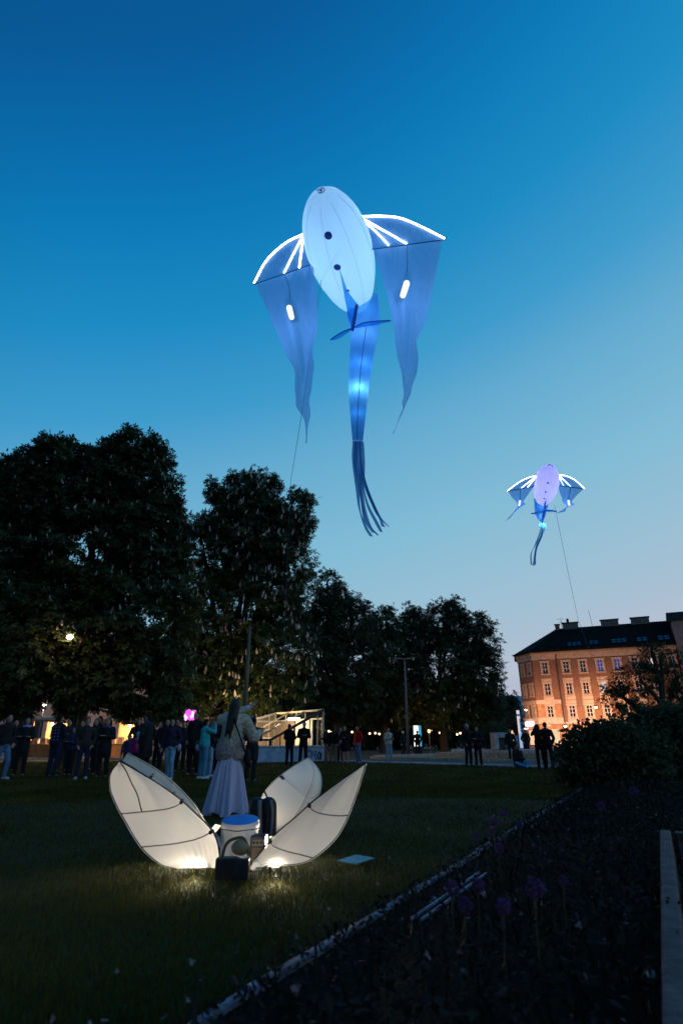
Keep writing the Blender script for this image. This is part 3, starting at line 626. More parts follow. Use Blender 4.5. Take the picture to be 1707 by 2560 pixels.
for v_ in (PW_ * .36, PW_ * .68): MB().beam(PP(.05, v_, zhi_ - .02), PP(PL_, v_, zlo_), .05, .08).build('rafter', pm('rafter_grey', (.2, .19, .17), .6, .2, 4, 0), pav)
MB().beam(PP(0, 0, zb), PP(0, 0, zhi_), .09, .09).build('corner_post', M_pw, pav); MB().beam(PP(0, PW_, zb), PP(0, PW_, zhi_), .09, .09).build('corner_post', M_pw, pav)
for u in (.9, 1.9, 2.75): MB().beam(PP(u, 0, zb + .06), PP(u, 0, slope(u) - .06), .05, .05).build('glazing_bar', M_pd, pav)
for u in (.45, 1.35, 2.3, 3.2, 4.1, 5.0): MB().beam(PP(u, PW_ - .02, zb), PP(u, PW_ - .02, zhi_ - (zhi_ - zlo_ - .3) * u / UX), .12, .06).build('rear_mullion', M_pw, pav)
for z in (1.25, 1.75, 2.25): 
    ue = min(UX, (zhi_ - z) / (zhi_ - zlo_ - .3) * UX); MB().beam(PP(0, PW_ - .03, z), PP(ue, PW_ - .03, z), .07, .1).build('rear_transom', M_pw, pav)
m = MB().poly([PP(0, PW_ + .06, zb), PP(UX, PW_ + .06, zb), PP(UX, PW_ + .06, zlo_ + .3), PP(0, PW_ + .06, zhi_)]); m.build('rear_panel', pm('warm_inner_wall', (.30, .22, .15), .9, .12, 3, .1), pav)
m = MB().poly([PP(.05, .0, zb + .06), PP(PL_, .0, zb + .06), PP(PL_, .0, zlo_ - .06), PP(.05, .0, zhi_ - .09)]); m.build('front_pane', M_glass, pav)
m = MB().quad(PP(0, 0, zhi_ + .07), PP(0, PW_, zhi_ + .07), PP(PL_, PW_, zlo_ + .07), PP(PL_, 0, zlo_ + .07)); m.build('roof_pane', glass('pavilion_roof_glass', (.9, .9, .86), .0008, .3), pav)
m = MB().quad(PP(0, .05, zb), PP(0, PW_ - .05, zb), PP(0, PW_ - .05, zhi_), PP(0, .05, zhi_)); m.build('end_pane', M_glass, pav)
# white door leaf at the tall end
for v0_, v1_ in ((.95, 1.85), (2.05, 2.95)): MB().obox(PP(.14, (v0_ + v1_) / 2, 1.5), pu * .03, pv * (v1_ - v0_) / 2, (0, 0, .72)).build('door', M_pw, pav)
MB().obox(PP(.13, 4.45, 1.5), pu * .02, pv * 1.3, (0, 0, .72)).build('end_panel', MATS['warm_inner_wall'], pav)
for v0_ in (.5, 1.95, 3.05, 4.4): MB().beam(PP(.08, v0_, zb), PP(.08, v0_, zhi_), .09, .05).build('end_mullion', M_pw, pav)
MB().beam(PP(.06, 0, 2.28), PP(.06, PW_, 2.28), .05, .09).build('end_transom', M_pw, pav)
m = MB().obox(PP(1.0, 1.7, 2.28), pu * .2, pv * .4, (0, 0, .05)); m.build('ceiling_light', em('fluorescent_panel', (1, .93, .8), 9), pav)
light('pavilion_light', PP(1.6, 2.6, 2.0), 230, (1, .74, .46), .25, pav); light('pavilion_light', PP(2.6, 3.4, 1.4), 200, (1, .74, .46), .2, pav)
# paint marks sprayed on the plinth
gfm = pm('dark_spray_paint', (.02, .02, .03), .8, .1, 4, 0); gf = MB(); fr_ = lambda a, b: PP(a, -w2 - .012, b)
ring = [fr_(.95 + .12 * math.cos(a), .38 + .22 * math.sin(a)) for a in np.linspace(.6, 6.0, 16)]; gf.tube(ring, .025, 5)
gf.tube([fr_(.70, .55), fr_(.74, .35), fr_(.58, .34)], .025, 5).tube([fr_(.58, .58), fr_(.56, .1)], .025, 5).tube([fr_(.40, .4), fr_(.42, .12), fr_(.28, .14), fr_(.26, .42), fr_(.36, .5), fr_(.40, .4)], .035, 5).tube([fr_(.2, .45), fr_(.22, .1)], .03, 5)
gf.build('graffiti', gfm, pav)
# ================================================================== STREET FURNITURE
M_pole = pm('grey_painted_pole', (.16, .15, .15), .6, .3, 3, .1)
ms = empty('flag_mast', gx(606, 24), 'slender bare mast rising behind the performer into the chestnut leaves', 'mast')
tz = at(620, 1565, 24).z; MB().tube([gx(606, 24), gx(606, 24) + V((0, 0, tz * .6)), gx(606, 24) + V((0, 0, tz))], [.10, .085, .055], 10).build('pole', pm('pale_mast', (.11, .09, .07), .6, .3, 2, .1), ms, smooth=True)
lp = empty('lamp_post', gx(1020, 48), 'tall unlit lamp post with two short arms before dark trees', 'lamp post'); b0 = gx(1020, 48); tz = at(1012, 1646, 48).z
MB().tube([b0, b0 + V((0, 0, tz * .5)), b0 + V((0, 0, tz))], [.13, .10, .07], 10).build('pole', pm('blue_grey_pole', (.10, .10, .14), .5, .2, 3, .1), lp, smooth=True)
for sx in (-1, 1): MB().beam(b0 + V((0, 0, tz - .05)), b0 + V((sx * .85, 0, tz + .05)), .10, .07).build('lamp_head', M_pole, lp)
tl = empty('street_lamp', gx(172, 27.2), 'lit street lamp shining warm among the biggest chestnut crown', 'street lamp'); b0 = gx(172, 27.2); pz_ = at(175, 1593, 27.2); top = V((pz_.x, 27.2, pz_.z))
MB().tube([V((top.x - .5, 30.6, 0)), V((top.x - .5, 30.6, top.z + .25))], [.07, .05], 8).build('pole', M_pd, tl); MB().tube([V((top.x - .5, 30.6, top.z + .25)), top + V((0, 0, .14))], .025, 6).build('arm', M_pd, tl)
MB().ell(top, .14, .14, .10).build('bulb', em('tree_lamp_glow', (1, .62, .34), 60), tl, smooth=True); light('lamp_light', top - V((0, .25, .2)), 60, (1, .55, .25), .15, tl)
inf = empty('display_screen', gx(1047, 50), 'bright white and cyan advertising screen glowing under dark trees', 'screen'); a = at(1033, 1814, 50); b = at(1054, 1866, 50)
MB().box(a.x - .06, b.x + .06, 50.02, 50.2, 0, a.z + .06).build('housing', M_pd, inf)
xm = a.x + (b.x - a.x) * .62
MB().box(a.x, xm, 49.98, 50.01, b.z, a.z).build('screen_panel', em('screen_white', (1, .93, .88), 1.6), inf); MB().box(xm + .01, b.x, 49.98, 50.01, b.z, a.z).build('screen_panel', em('screen_cyan', (.1, .5, .8), .7), inf)
ls = empty('string_lights', gx(900, 68), 'row of tiny warm bulbs low between the trees', 'string lights'); prev = None
for px, py in ((822, 1828), (828, 1831), (836, 1826), (852, 1829), (880, 1830), (888, 1836), (924, 1834), (938, 1833), (948, 1835), (957, 1834), (966, 1832), (1005, 1794), (1072, 1800), (1099, 1832), (1142, 1836), (1150, 1833), (1155, 1837), (1078, 1825)):
    p = at(px, py, 68); MB().ell(p, .11, .11, .11, 8, 6).build('bulb', em('string_bulb', (1, .6, .3), 5), ls, smooth=True)
MB().tube([at(815, 1826, 68.2), at(900, 1829, 68.2), at(1000, 1826, 68.2), at(1160, 1829, 68.2)], .02, 5).build('cable', M_ant, ls)
for px in (815, 1160): MB().tube([V((at(px, 1826, 68.2).x, 68.2, 0)), at(px, 1824, 68.2)], .05, 6).build('post', M_ant, ls)
# lamp behind the trees that lights the leaves by the screen
l2 = empty('street_lamp', gx(1072, 57), 'warm lamp hidden in leaves just beside the glowing screen', 'street lamp'); p = at(1072, 1828, 57)
MB().tube([V((p.x, 57, 0)), p], .05, 8).build('pole', M_pd, l2); MB().ell(p, .13, .13, .16).build('bulb', em('amber_globe', (1, .52, .2), 4), l2, smooth=True); light('lamp_light', p + V((0, -.9, .3)), 260, (1, .5, .16), .3, l2)
l3 = empty('street_lamp', gx(588, 41), 'low warm lamp under the pavilion chestnut, behind the performer', 'street lamp'); p = V((gx(588, 41).x, 41, 2.6))
MB().tube([V((p.x, 41, 0)), p], .05, 8).build('pole', M_pd, l3); MB().ell(p, .13, .13, .15).build('bulb', em('low_lamp_glow', (1, .7, .34), 8), l3, smooth=True); light('lamp_light', p + V((.3, 0, .35)), 700, (1, .68, .26), .15, l3)
# ================================================================== LEFT BACKGROUND: arcade house and market stalls
ah = empty('pink_arcade_house', gx(240, 74), 'pale pink house with arched openings glimpsed under the chestnut leaves', 'building')
ax0, ax1 = gx(-60, 74).x, gx(560, 74).x; m = MB(); nA = 11; hs = []
AP = lambda s, z, d=0: V((s, 74 - d, z)); stp = (ax1 - ax0) / nA
for i in range(nA): hs.append((ax0 + stp * (i + .22), ax0 + stp * (i + .78), .3, 3.6))
for i in range(nA): hs.append((ax0 + stp * (i + .34), ax0 + stp * (i + .66), 5.6, 7.6))
wallgrid(AP, ax0, ax1, 0, 12, hs, m, .3); m.build('wall', pm('pink_render', (.46, .33, .31), .9, .2, 1, .2), ah)
for i in range(nA):
    s = hs[i]; cx = (s[0] + s[1]) / 2; r = (s[1] - s[0]) / 2 + .12
    arc = [V((cx + r * math.cos(a), 73.93, 3.55 + r * .55 * math.sin(a))) for a in np.linspace(0, math.pi, 11)]; MB().tube(arc, .14, 6).build('arch_moulding', M_trim, ah)
    MB().quad(AP(s[0], s[2], -.3), AP(s[1], s[2], -.3), AP(s[1], s[3], -.3), AP(s[0], s[3], -.3)).build('arch_door', M_pane, ah)
    s = hs[nA + i]; f = MB().box(s[0] - .15, s[1] + .15, 73.86, 73.99, s[2] - .2, s[2] - .02).box(s[0] - .15, s[1] + .15, 73.86, 73.99, s[3] + .02, s[3] + .22).build('window', M_trim, ah)
    MB().quad(AP(s[0], s[2], -.3), AP(s[1], s[2], -.3), AP(s[1], s[3], -.3), AP(s[0], s[3], -.3)).build('pane', M_pane, f)
MB().box(ax0, ax1, 73.4, 80, 12.0, 12.4).build('roof', M_roof, ah)
for px, lab in ((90, 'lit street lamp before the arcade house, behind the stall with boxes'), (300, 'lit street lamp before the arcade house, above the market stall'), (470, 'lit street lamp before the arcade house, behind the pink balloons')):
    b0 = gx(px, 66); t = empty('street_lamp', b0, lab, 'street lamp', 'street lamps before the arcade house')
    MB().tube([b0, b0 + V((0, 0, 4.6))], [.08, .05], 8).build('pole', M_pole, t); MB().ell(b0 + V((0, 0, 4.75)), .2, .2, .2).build('bulb', em('house_lamp_glow', (1, .72, .5), 12), t, smooth=True); light('lamp_light', b0 + V((0, 0, 4.3)), 620, (1, .64, .44), .2, t)
M_wood = pm('orange_lit_wood', (.42, .22, .10), .8, .3, 5, .2)
def stall(px0, px1, Y, label, panels):
    a, b = gx(px0, Y), gx(px1, Y); t = empty('market_stall', (a + b) / 2, label, 'market stall', 'market stalls behind the crowd'); wdt = b.x - a.x
    for x in (a.x, b.x):
        for y in (Y, Y + 2): MB().beam((x, y, 0), (x, y, 2.35), .09, .09).build('post', M_wood, t)
    MB().obox(((a.x + b.x) / 2, Y + 1, 2.42), (wdt / 2 + .25, 0, 0), (0, 1.3, .12), (0, 0, .05)).build('roof', M_wood, t)
    MB().box(a.x, b.x, Y + .05, Y + .55, .0, .85).build('counter', M_wood, t); MB().box(a.x - .1, b.x + .1, Y - .08, Y + .62, .855, .91).build('counter_top', pm('pale_counter', (.6, .45, .3), .7, .2, 5, .1), t)
    MB().box(a.x, b.x, Y + 1.95, Y + 2.0, .1, 2.2).build('back_wall', pm('stall_back', (.55, .32, .16), .8, .3, 3, .2), t)
    for i in range(panels):
        x = a.x + wdt * (i + .5) / panels; h_ = random.uniform(.15, .4); bx_ = empty('goods_box', (x, Y + .3, .91), 'small pale box of goods, place %s along the counter of the %s' % (['first', 'second', 'third', 'fourth'][i], 'wider stall' if panels > 3 else 'narrow stall'), 'box', 'boxes on stall counters')
        MB().box(x - .17, x + .17, Y + .12, Y + .46, .912, .912 + h_).build('carton', pm('carton_pale', (.55, .42, .3), .8, .3, 6, .1), bx_); MB().box(x - .19, x + .19, Y + .10, Y + .48, .914 + h_, .94 + h_).build('lid', pm('carton_lid', (.7, .6, .45), .7, .2, 6, 0), bx_)
    lm = MB().ell(((a.x + b.x) / 2, Y + 1, 2.12), .1, .1, .12).build('bulb', em('stall_bulb', (1, .75, .45), 14), t, smooth=True); light('stall_light', ((a.x + b.x) / 2, Y + .9, 1.95), 520, (1, .56, .26), .12, t)
stall(72, 128, 40, 'narrow orange lit market stall behind the leaning trunk', 3)
stall(266, 345, 43, 'wider orange lit market stall behind the children', 4)
# glowing magenta balloons
bl = empty('balloon_bunch', gx(476, 24), 'bunch of glowing magenta balloons above the crowd', 'balloons')
for i, (px, py, r) in enumerate(((472, 1783, .13), (482, 1787, .13), (476, 1793, .11), (466, 1790, .09), (487, 1781, .08), (465, 1797, .06), (484, 1797, .06))):
    p = at(px, py, 24 + .08 * (i % 3)); b = MB().ell(p, r, r, r * 1.15).build('balloon', em('magenta_glow_%d' % (i % 2), ((1, .10, .85), (1, .45, .95))[i % 2], (1.4, 2.0)[i % 2]), bl, smooth=True)
    MB().tube([p - V((0, 0, r)), V((gx(476, 24).x, 24.05, 1.1))], .006, 4).build('string', M_ant, bl)
# ================================================================== FOUNTAIN
M_fw = pm('fountain_stone', (.36, .31, .25), .85, .35, 5, .4); M_water = pm('still_water', (.01, .013, .016), .04, .1, 2, .05, spec=.6)
FO = gr(925, 1899) ; fo = empty('fountain_basin', FO, 'low stone fountain basin with stepped rims at the lawn edge', 'fountain')
def QP(a, b, z): return FO + ED * a + EN * b + V((0, 0, z + .03))
def wallq(a0, a1, b0, b1, z0, z1, name='rim', mat=None):
    c = (QP(a0, b0, z0) + QP(a1, b1, z1)) / 2; return MB().obox(c, ED * (a1 - a0) / 2, EN * (b1 - b0) / 2, (0, 0, (z1 - z0) / 2)).build(name, mat or M_fw, fo, bevel=.01)
wallq(0, 12.5, 0, .35, 0, .16); wallq(0, .4, .36, 7.2, 0, .22); wallq(12.1, 12.5, .36, 7.2, 0, .2); wallq(.4, 12.1, 6.8, 7.2, 0, .3)
MB().quad(QP(.4, .35, .06), QP(12.1, .35, .06), QP(12.1, 6.8, .06), QP(.4, 6.8, .06)).build('water', M_water, fo)
wallq(2.6, 12.0, 3.4, 6.7, .05, .38, 'platform'); wallq(3.2, 11.6, 4.3, 6.6, .385, .56, 'platform_step', M_stone)
sbk = empty('stone_block', QP(7.2, 5.2, .56), 'pale square stone block with dark arched niche on fountain platform', 'stone block')
c = at(1254, 1876, QP(7.2, 5.2, 0).y); cx = c.x; cy = QP(7.2, 5.2, 0).y; z0 = .6; bw = .52
m = MB(); SP_ = lambda s, z, d=0: V((cx + s, cy - .5 - d, z)); nz = 8
wallgrid(SP_, -bw, bw, z0, z0 + .95, [(-.26, .26, z0, z0 + .66)], m, .3); m.box(-bw + cx, bw + cx, cy - .19, cy + .5, z0, z0 + .95)
m.quad(SP_(-bw, z0, 0), SP_(-bw, z0 + .95, 0), SP_(-bw, z0 + .95, -.4), SP_(-bw, z0, -.4)).quad(SP_(bw, z0, 0), SP_(bw, z0 + .95, 0), SP_(bw, z0 + .95, -.4), SP_(bw, z0, -.4)).quad(SP_(-bw, z0 + .952, 0), SP_(bw, z0 + .952, 0), SP_(bw, z0 + .952, -.4), SP_(-bw, z0 + .952, -.4))
m.build('block', pm('pale_blue_stone', (.36, .36, .40), .85, .3, 4, .4), sbk); MB().box(cx - .255, cx + .255, cy - .30, cy - .20, z0 + .01, z0 + .655).build('niche', pm('dark_niche', (.06, .06, .05), .9, .4, 6, .5), sbk)  # niche back in a dark mottled colour, darker than the block
shrub('shrub', 'small round dark shrub behind the pale stone block', (cx, cy + 1.2, .03), [((cx, cy + 1.2, 1.5), (.75, .6, .75)), ((cx - .5, cy + 1.3, 1.2), (.6, .5, .7)), ((cx + .4, cy + 1.2, 1.1), (.5, .5, .8))], 40, 8, .10, 'dark shrubs')
# long low wall lit warm behind the fountain
lw = empty('low_wall', QP(8.5, 9, 0), 'long low pale wall catching warm light behind the fountain', 'wall'); 
MB().obox(QP(11.5, 8.6, .22), ED * 3.2, EN * .2, (0, 0, .22)).build('wall_body', M_stone, lw); MB().obox(QP(11.5, 8.6, .47), ED * 3.3, EN * .27, (0, 0, .03)).build('coping', pm('pale_coping', (.5, .42, .36), .8, .2, 5, .2), lw)
# ================================================================== KITES
def cloth_mat(name, tint, tcol, alpha, transl, wr=22., wb=.25):
    if name in MATS: return MATS[name]
    m = bpy.data.materials.new(name); m.use_nodes = True; MATS[name] = m
    n = m.node_tree.nodes; l = m.node_tree.links; n.clear(); o = n.new('ShaderNodeOutputMaterial')
    d = n.new('ShaderNodeBsdfDiffuse'); t = n.new('ShaderNodeBsdfTranslucent'); d.inputs[0].default_value = (*tint, 1); t.inputs[0].default_value = (*tint, 1)
    c = n.new('ShaderNodeTexCoord'); z = n.new('ShaderNodeTexNoise'); z.inputs['Scale'].default_value = wr; z.inputs['Detail'].default_value = 5; z.inputs['Distortion'].default_value = 1.2
    mp = n.new('ShaderNodeMapping'); mp.inputs['Scale'].default_value = (1, 1, .3); l.new(c.outputs['Object'], mp.inputs[0]); l.new(mp.outputs[0], z.inputs[0])
    b = n.new('ShaderNodeBump'); b.inputs['Strength'].default_value = wb; b.inputs['Distance'].default_value = .05; l.new(z.outputs[0], b.inputs['Height']); l.new(b.outputs[0], d.inputs['Normal']); l.new(b.outputs[0], t.inputs['Normal'])
    ms = n.new('ShaderNodeMixShader'); ms.inputs[0].default_value = transl; l.new(d.outputs[0], ms.inputs[1]); l.new(t.outputs[0], ms.inputs[2]); sh = ms.outputs[0]
    if alpha < 1:
        tp = n.new('ShaderNodeBsdfTransparent'); tp.inputs[0].default_value = (*tcol, 1); m2 = n.new('ShaderNodeMixShader')
        mr = n.new('ShaderNodeMapRange'); mr.inputs[1].default_value = .3; mr.inputs[2].default_value = .7; mr.inputs[3].default_value = alpha - .05; mr.inputs[4].default_value = alpha + .05; l.new(z.outputs[0], mr.inputs[0]); l.new(mr.outputs[0], m2.inputs[0])
        l.new(tp.outputs[0], m2.inputs[1]); l.new(sh, m2.inputs[2]); sh = m2.outputs[0]
    l.new(sh, o.inputs[0]); return m
def kite(spec, T, label, bodycol, lightcol, power, ledk):
    k = T / F; c = att(*spec['c'], T); vd = (c - V((0, 0, HC))).normalized()
    R_ = V((1, 0, 0)); R_ = (R_ - vd * R_.dot(vd)).normalized(); U_ = R_.cross(vd).normalized()
    t = empty('glowing_fish_kite', c, label, 'kite', 'glowing fish kites in the evening sky')
    Q = lambda px, py, dt=0: att(px, py, T + dt * k * 100 * spec['b'] / 82); W_ = lambda px, py, dt=0: Q(px, py, dt - .32)
    ax2 = V((spec['nose'][0] - spec['c'][0], -(spec['nose'][1] - spec['c'][1]), 0)).normalized()
    ang = math.radians(spec.get('tilt', 17)); axis = ((R_ * ax2.x + U_ * ax2.y) * math.cos(ang) - vd * math.sin(ang)).normalized()
    a_, b_ = math.sqrt(spec['a'] ** 2 - (spec['b'] * math.sin(ang)) ** 2) * k / math.cos(ang), spec['b'] * k
    bx = axis.orthogonal().normalized(); bx = (vd.cross(axis)).normalized(); by = axis.cross(bx).normalized()
    if by.dot(vd) > 0: by = -by                         # by points to the viewer = belly side
    Mx = Matrix((bx, by, axis)).transposed()
    def prof(f): return b_ * math.sqrt(max(0, 1 - f * f)) * (1 + .10 * f) if f > -1 else 0
    rows = []; m = MB()
    for i in range(41):
        f = -math.cos(math.pi * i / 40); r = prof(f)
        rows.append([c + axis * (a_ * f) + (bx * math.cos(g) + by * math.sin(g)) * r * (1 + .012 * math.cos(8 * g)) for g in np.linspace(0, 2 * math.pi, 49)])
    m.grid(rows); body = m.build('body', cloth_mat(spec['key'] + '_body_fabric', bodycol, (1, 1, 1), 1, .82, 9, .05), t, smooth=True)
    for f, e in ((-.62, .16), (-.25, .30), (.12, .32), (.5, .26)): light('inner_light', c + axis * a_ * f - by * b_ * .15, power * e, lightcol, .12 * b_ / .84, t)
    M_dk = pm('kite_dark_blue', (.015, .11, .55), .6, .1, 4, 0); M_seam = pm('kite_seam', (.35, .48, .66), .8, .1, 4, 0)
    surf = lambda f, g, e=.008: c + axis * a_ * f + (bx * math.cos(g) + by * math.sin(g)) * (prof(f) * (1 + .012 * math.cos(8 * g)) + e * b_)
    for g in (spec.get('seams', (1.15, 1.85, .35, 2.6))): MB().tube([surf(f, g) for f in np.linspace(.97, -.9, 26)], 0.0042 * b_ / .84 * spec.get('seamk', 1), 5).build('seam', M_seam, t)
    for f, g, r in spec['dots']:
        p = surf(f, g, .004); nrm = ((surf(f + .01, g) - surf(f - .01, g)).cross(surf(f, g + .02) - surf(f, g - .02))).normalized(); nrm = nrm if nrm.dot(p - c) > 0 else -nrm
        Md = nrm.to_track_quat('Z', 'Y').to_matrix(); MB().ell(p, r * b_, r * b_, .025 * b_, 16, 6, Md).build('valve', M_dk, t, smooth=True)
    nz_ = c + axis * a_; Mn = axis.to_track_quat('Z', 'Y').to_matrix()
    MB().tube([nz_ + axis * .004 + Mn @ V((math.cos(g) * .10 * b_, math.sin(g) * .10 * b_, 0)) for g in np.linspace(0, 2 * math.pi, 21)], .018 * b_, 6).build('nose_ring', pm('kite_ring_white', (.75, .85, .95), .6, .05, 4, 0), t); MB().ell(nz_ + axis * .01, .045 * b_, .045 * b_, .02 * b_, 12, 6, Mn).build('nose_valve', M_dk, t)
    # wings
    M_led = em('kite_led_white', (1, .97, .95), ledk); M_wing = cloth_mat(spec['key'] + '_wing_fabric', *spec['wing'], .6, 5, 1.0); M_line = pm('kite_spar', (.02, .08, .28), .6, .1, 4, 0)
    for side in ('L', 'R'):
        wsp = spec[side]; root = wsp['ribs'][0][0]
        for i, rb in enumerate(wsp['ribs']):
            pts = crv([W_(*p, wsp.get('dt', .1) * (j / (len(rb) - 1))) for j, p in enumerate(rb)], 14 if len(rb) > 2 else 2); MB().tube(pts, wsp.get('lr', 2.1) * k, 6).build('light_strip', M_led, t, smooth=True)
        hem = wsp['hem']; hp = [W_(*hem[0], .02), W_(*hem[1], .12)]; MB().tube(hp, 1.4 * k, 5).build('spar', M_line, t)
        # upper membrane: root edge -> outer rib, fanned
        ribp = crv([W_(*p, .1 * (j / (len(wsp['ribs'][0]) - 1)) + .03) for j, p in enumerate(wsp['ribs'][0])], 15); hemp = [np.array(hp[1 if side == 'R' else 0] if False else V(hp[0]).lerp(V(hp[1]), u)) for u in np.linspace(0, 1, 15)]
        if (hem[0][0] - root[0]) ** 2 + (hem[0][1] - root[1]) ** 2 > (hem[1][0] - root[0]) ** 2 + (hem[1][1] - root[1]) ** 2: hemp = hemp[::-1]
        rows = [[V(ribp[j]) * (1 - u) + V(hemp[j]) * u for j in range(15)] for u in np.linspace(0, 1, 8)]
        MB().grid(rows).build('wing', M_wing, t, smooth=True)
        # hanging drape with folds
        n = 34; A_ = crv([(*p, 0) for p in wsp['dl']], n); B_ = crv([(*p, 0) for p in wsp['dr']], n); rows = []
        for i in range(n):
            u = i / (n - 1); r = []
            for j in range(13):
                v_ = j / 12; px = A_[i][0] * (1 - v_) + B_[i][0] * v_ + (.028 * math.sin(u * 21 + v_ * 3) + .018 * math.sin(u * 37 + 1 + v_ * 2)) * spec['b'] * min(1, u * 3) * (2 * v_ - 1); py = A_[i][1] * (1 - v_) + B_[i][1] * v_
                dt = wsp.get('hang', -.9) * u + .16 * math.sin(v_ * math.pi) * (1 - u) + (.15 * math.sin(v_ * 9 + u * 7) + .09 * math.sin(v_ * 17 - u * 5)) * (.30 + u)
                r.append(W_(px, py, dt + .07))
            rows.append(r)
        MB().grid(rows).build('drape', M_wing, t, smooth=True)
        if 'mid' in wsp: MB().tube(crv([W_(*p, .1) for p in wsp['mid']], 8), .9 * k, 5).build('drape_seam', M_line, t)
        cp = wsp['cap']; p0, p1 = W_(*cp[0], -.06 + wsp.get('hang', -.9) * .25), W_(*cp[1], -.06 + wsp.get('hang', -.9) * .32); MB().cap(p0, p1, cp[2] * k, cp[2] * k * .9).build('light_capsule', em('kite_capsule_glow', (.95, .95, 1), 1.15), t, smooth=True)
        light('capsule_light', (p0 + p1) / 2 - vd * .55, power * .8, (.48, .66, 1), .05, t)
    # tail sleeve
    n = 40; A_ = crv([(*p, 0) for p in spec['tl']], n); B_ = crv([(*p, 0) for p in spec['tr']], n); rows = []
    for i in range(n):
        u = i / (n - 1); p, q = Q(A_[i][0], A_[i][1], .55 * 2.1 + (spec['hang'] - .45) * u), Q(B_[i][0], B_[i][1], .55 * 2.1 + (spec['hang'] - .45) * u); mid = (p + q) / 2; h_ = (q - p) / 2
        rows.append([mid + h_ * math.cos(g) + vd * h_.length * .8 * math.sin(g) * (1 + .05 * math.sin(7 * g + 12 * u)) for g in np.linspace(0, 2 * math.pi, 29)])
    MB().grid(rows).build('tail_sleeve', cloth_mat(spec['key'] + '_tail_fabric', (.16, .56, 1.0), (.40, .72, 1), .62, .72, 8, .6), t, smooth=True)
    for (px, py, e, cc) in spec['tlights']: light('tail_light', Q(px, py, 1.15 + (spec['hang'] - .45) * (py - spec['tl'][0][1]) / (spec['tl'][-1][1] - spec['tl'][0][1])), power * e, cc, .16, t)
    MB().tube(crv([Q(p[0], p[1], .72 + (spec['hang'] - .30) * (p[1] - spec['tl'][0][1]) / (spec['tl'][-1][1] - spec['tl'][0][1])) for p in spec['tseam']], 20), 1.0 * k, 5).build('tail_seam', M_line, t)
    # streamers (flat ribbons that twist)
    M_str = cloth_mat('kite_streamer_fabric', (.05, .20, .50), (.25, .5, .85), .72, .5, 10, .3)
    for i, pth in enumerate(spec['streams']):
        P = crv([(*p, 0) for p in pth], 26); rows = []
        for j, p in enumerate(P):
            u = j / 25; tw = math.sin(u * 5 + i * 1.9); hw = (spec.get('sw', 5.0)) * (.35 + .65 * abs(tw)); rows.append([Q(p[0] - hw, p[1] - hw * .25, -.45 + spec['hang'] * u + .12 * i + .05 * tw), Q(p[0] + hw, p[1] + hw * .25, -.45 + spec['hang'] * u + .12 * i - .05 * tw)])
        MB().grid(rows).build('streamer', M_str, t, smooth=True)
    # keel fin, strut and tailplane
    kf = [Q(*p, d_) for p, d_ in zip(spec['keel'], (-.90, -.62, -.25, .12, .30, .0, -.55))]; MB().poly(kf).build('keel_fin', cloth_mat('kite_keel_fabric', (.05, .40, 1.0), (.15, .6, 1), .5, .5, 12, .3), t)
    MB().tube([Q(*p, d_) for p, d_ in zip(spec['strut'], (-.30, .26))], 4.2 * k * spec.get('fk', 1), 6).build('strut', M_dk, t)
    for pl_ in spec['plane']:
        P = crv([(*p, 0) for p in pl_], 12); rows = [[Q(p[0], p[1], .28), Q(p[0] + 1.5 * spec.get('fk', 1), p[1] + spec.get('pc', 12) * math.sin(math.pi * (j + .6) / 12.5) * .9, .40)] for j, p in enumerate(P)]
        MB().grid(rows).build('tailplane', MATS['kite_keel_fabric'], t, smooth=True); MB().tube([Q(p[0], p[1], .28) for p in P], 1.6 * k, 5).build('tailplane_spar', M_dk, t)
    if 'bridle' in spec: MB().tube(crv([Q(*p) for p in spec['bridle']], 12), .0035, 5).build('bridle_line', M_seam, t)
    # tether
    tp = [Q(*p, -.9) for p in spec['tether'][:1]]; g = V(spec['ground']); pts = [tp[0]]
    q1 = att(*spec['tether'][1], spec['tetherT'])
    sag = [tp[0].lerp(q1, u) - V((0, 0, .25 * math.sin(u * math.pi))) for u in np.linspace(0, 1, 8)]
    MB().tube(sag + [g], spec.get('tk', .008), 5).build('tether_line', pm('tether_cord', (.05, .20, .36), .7, .1, 4, 0), t)
    return t
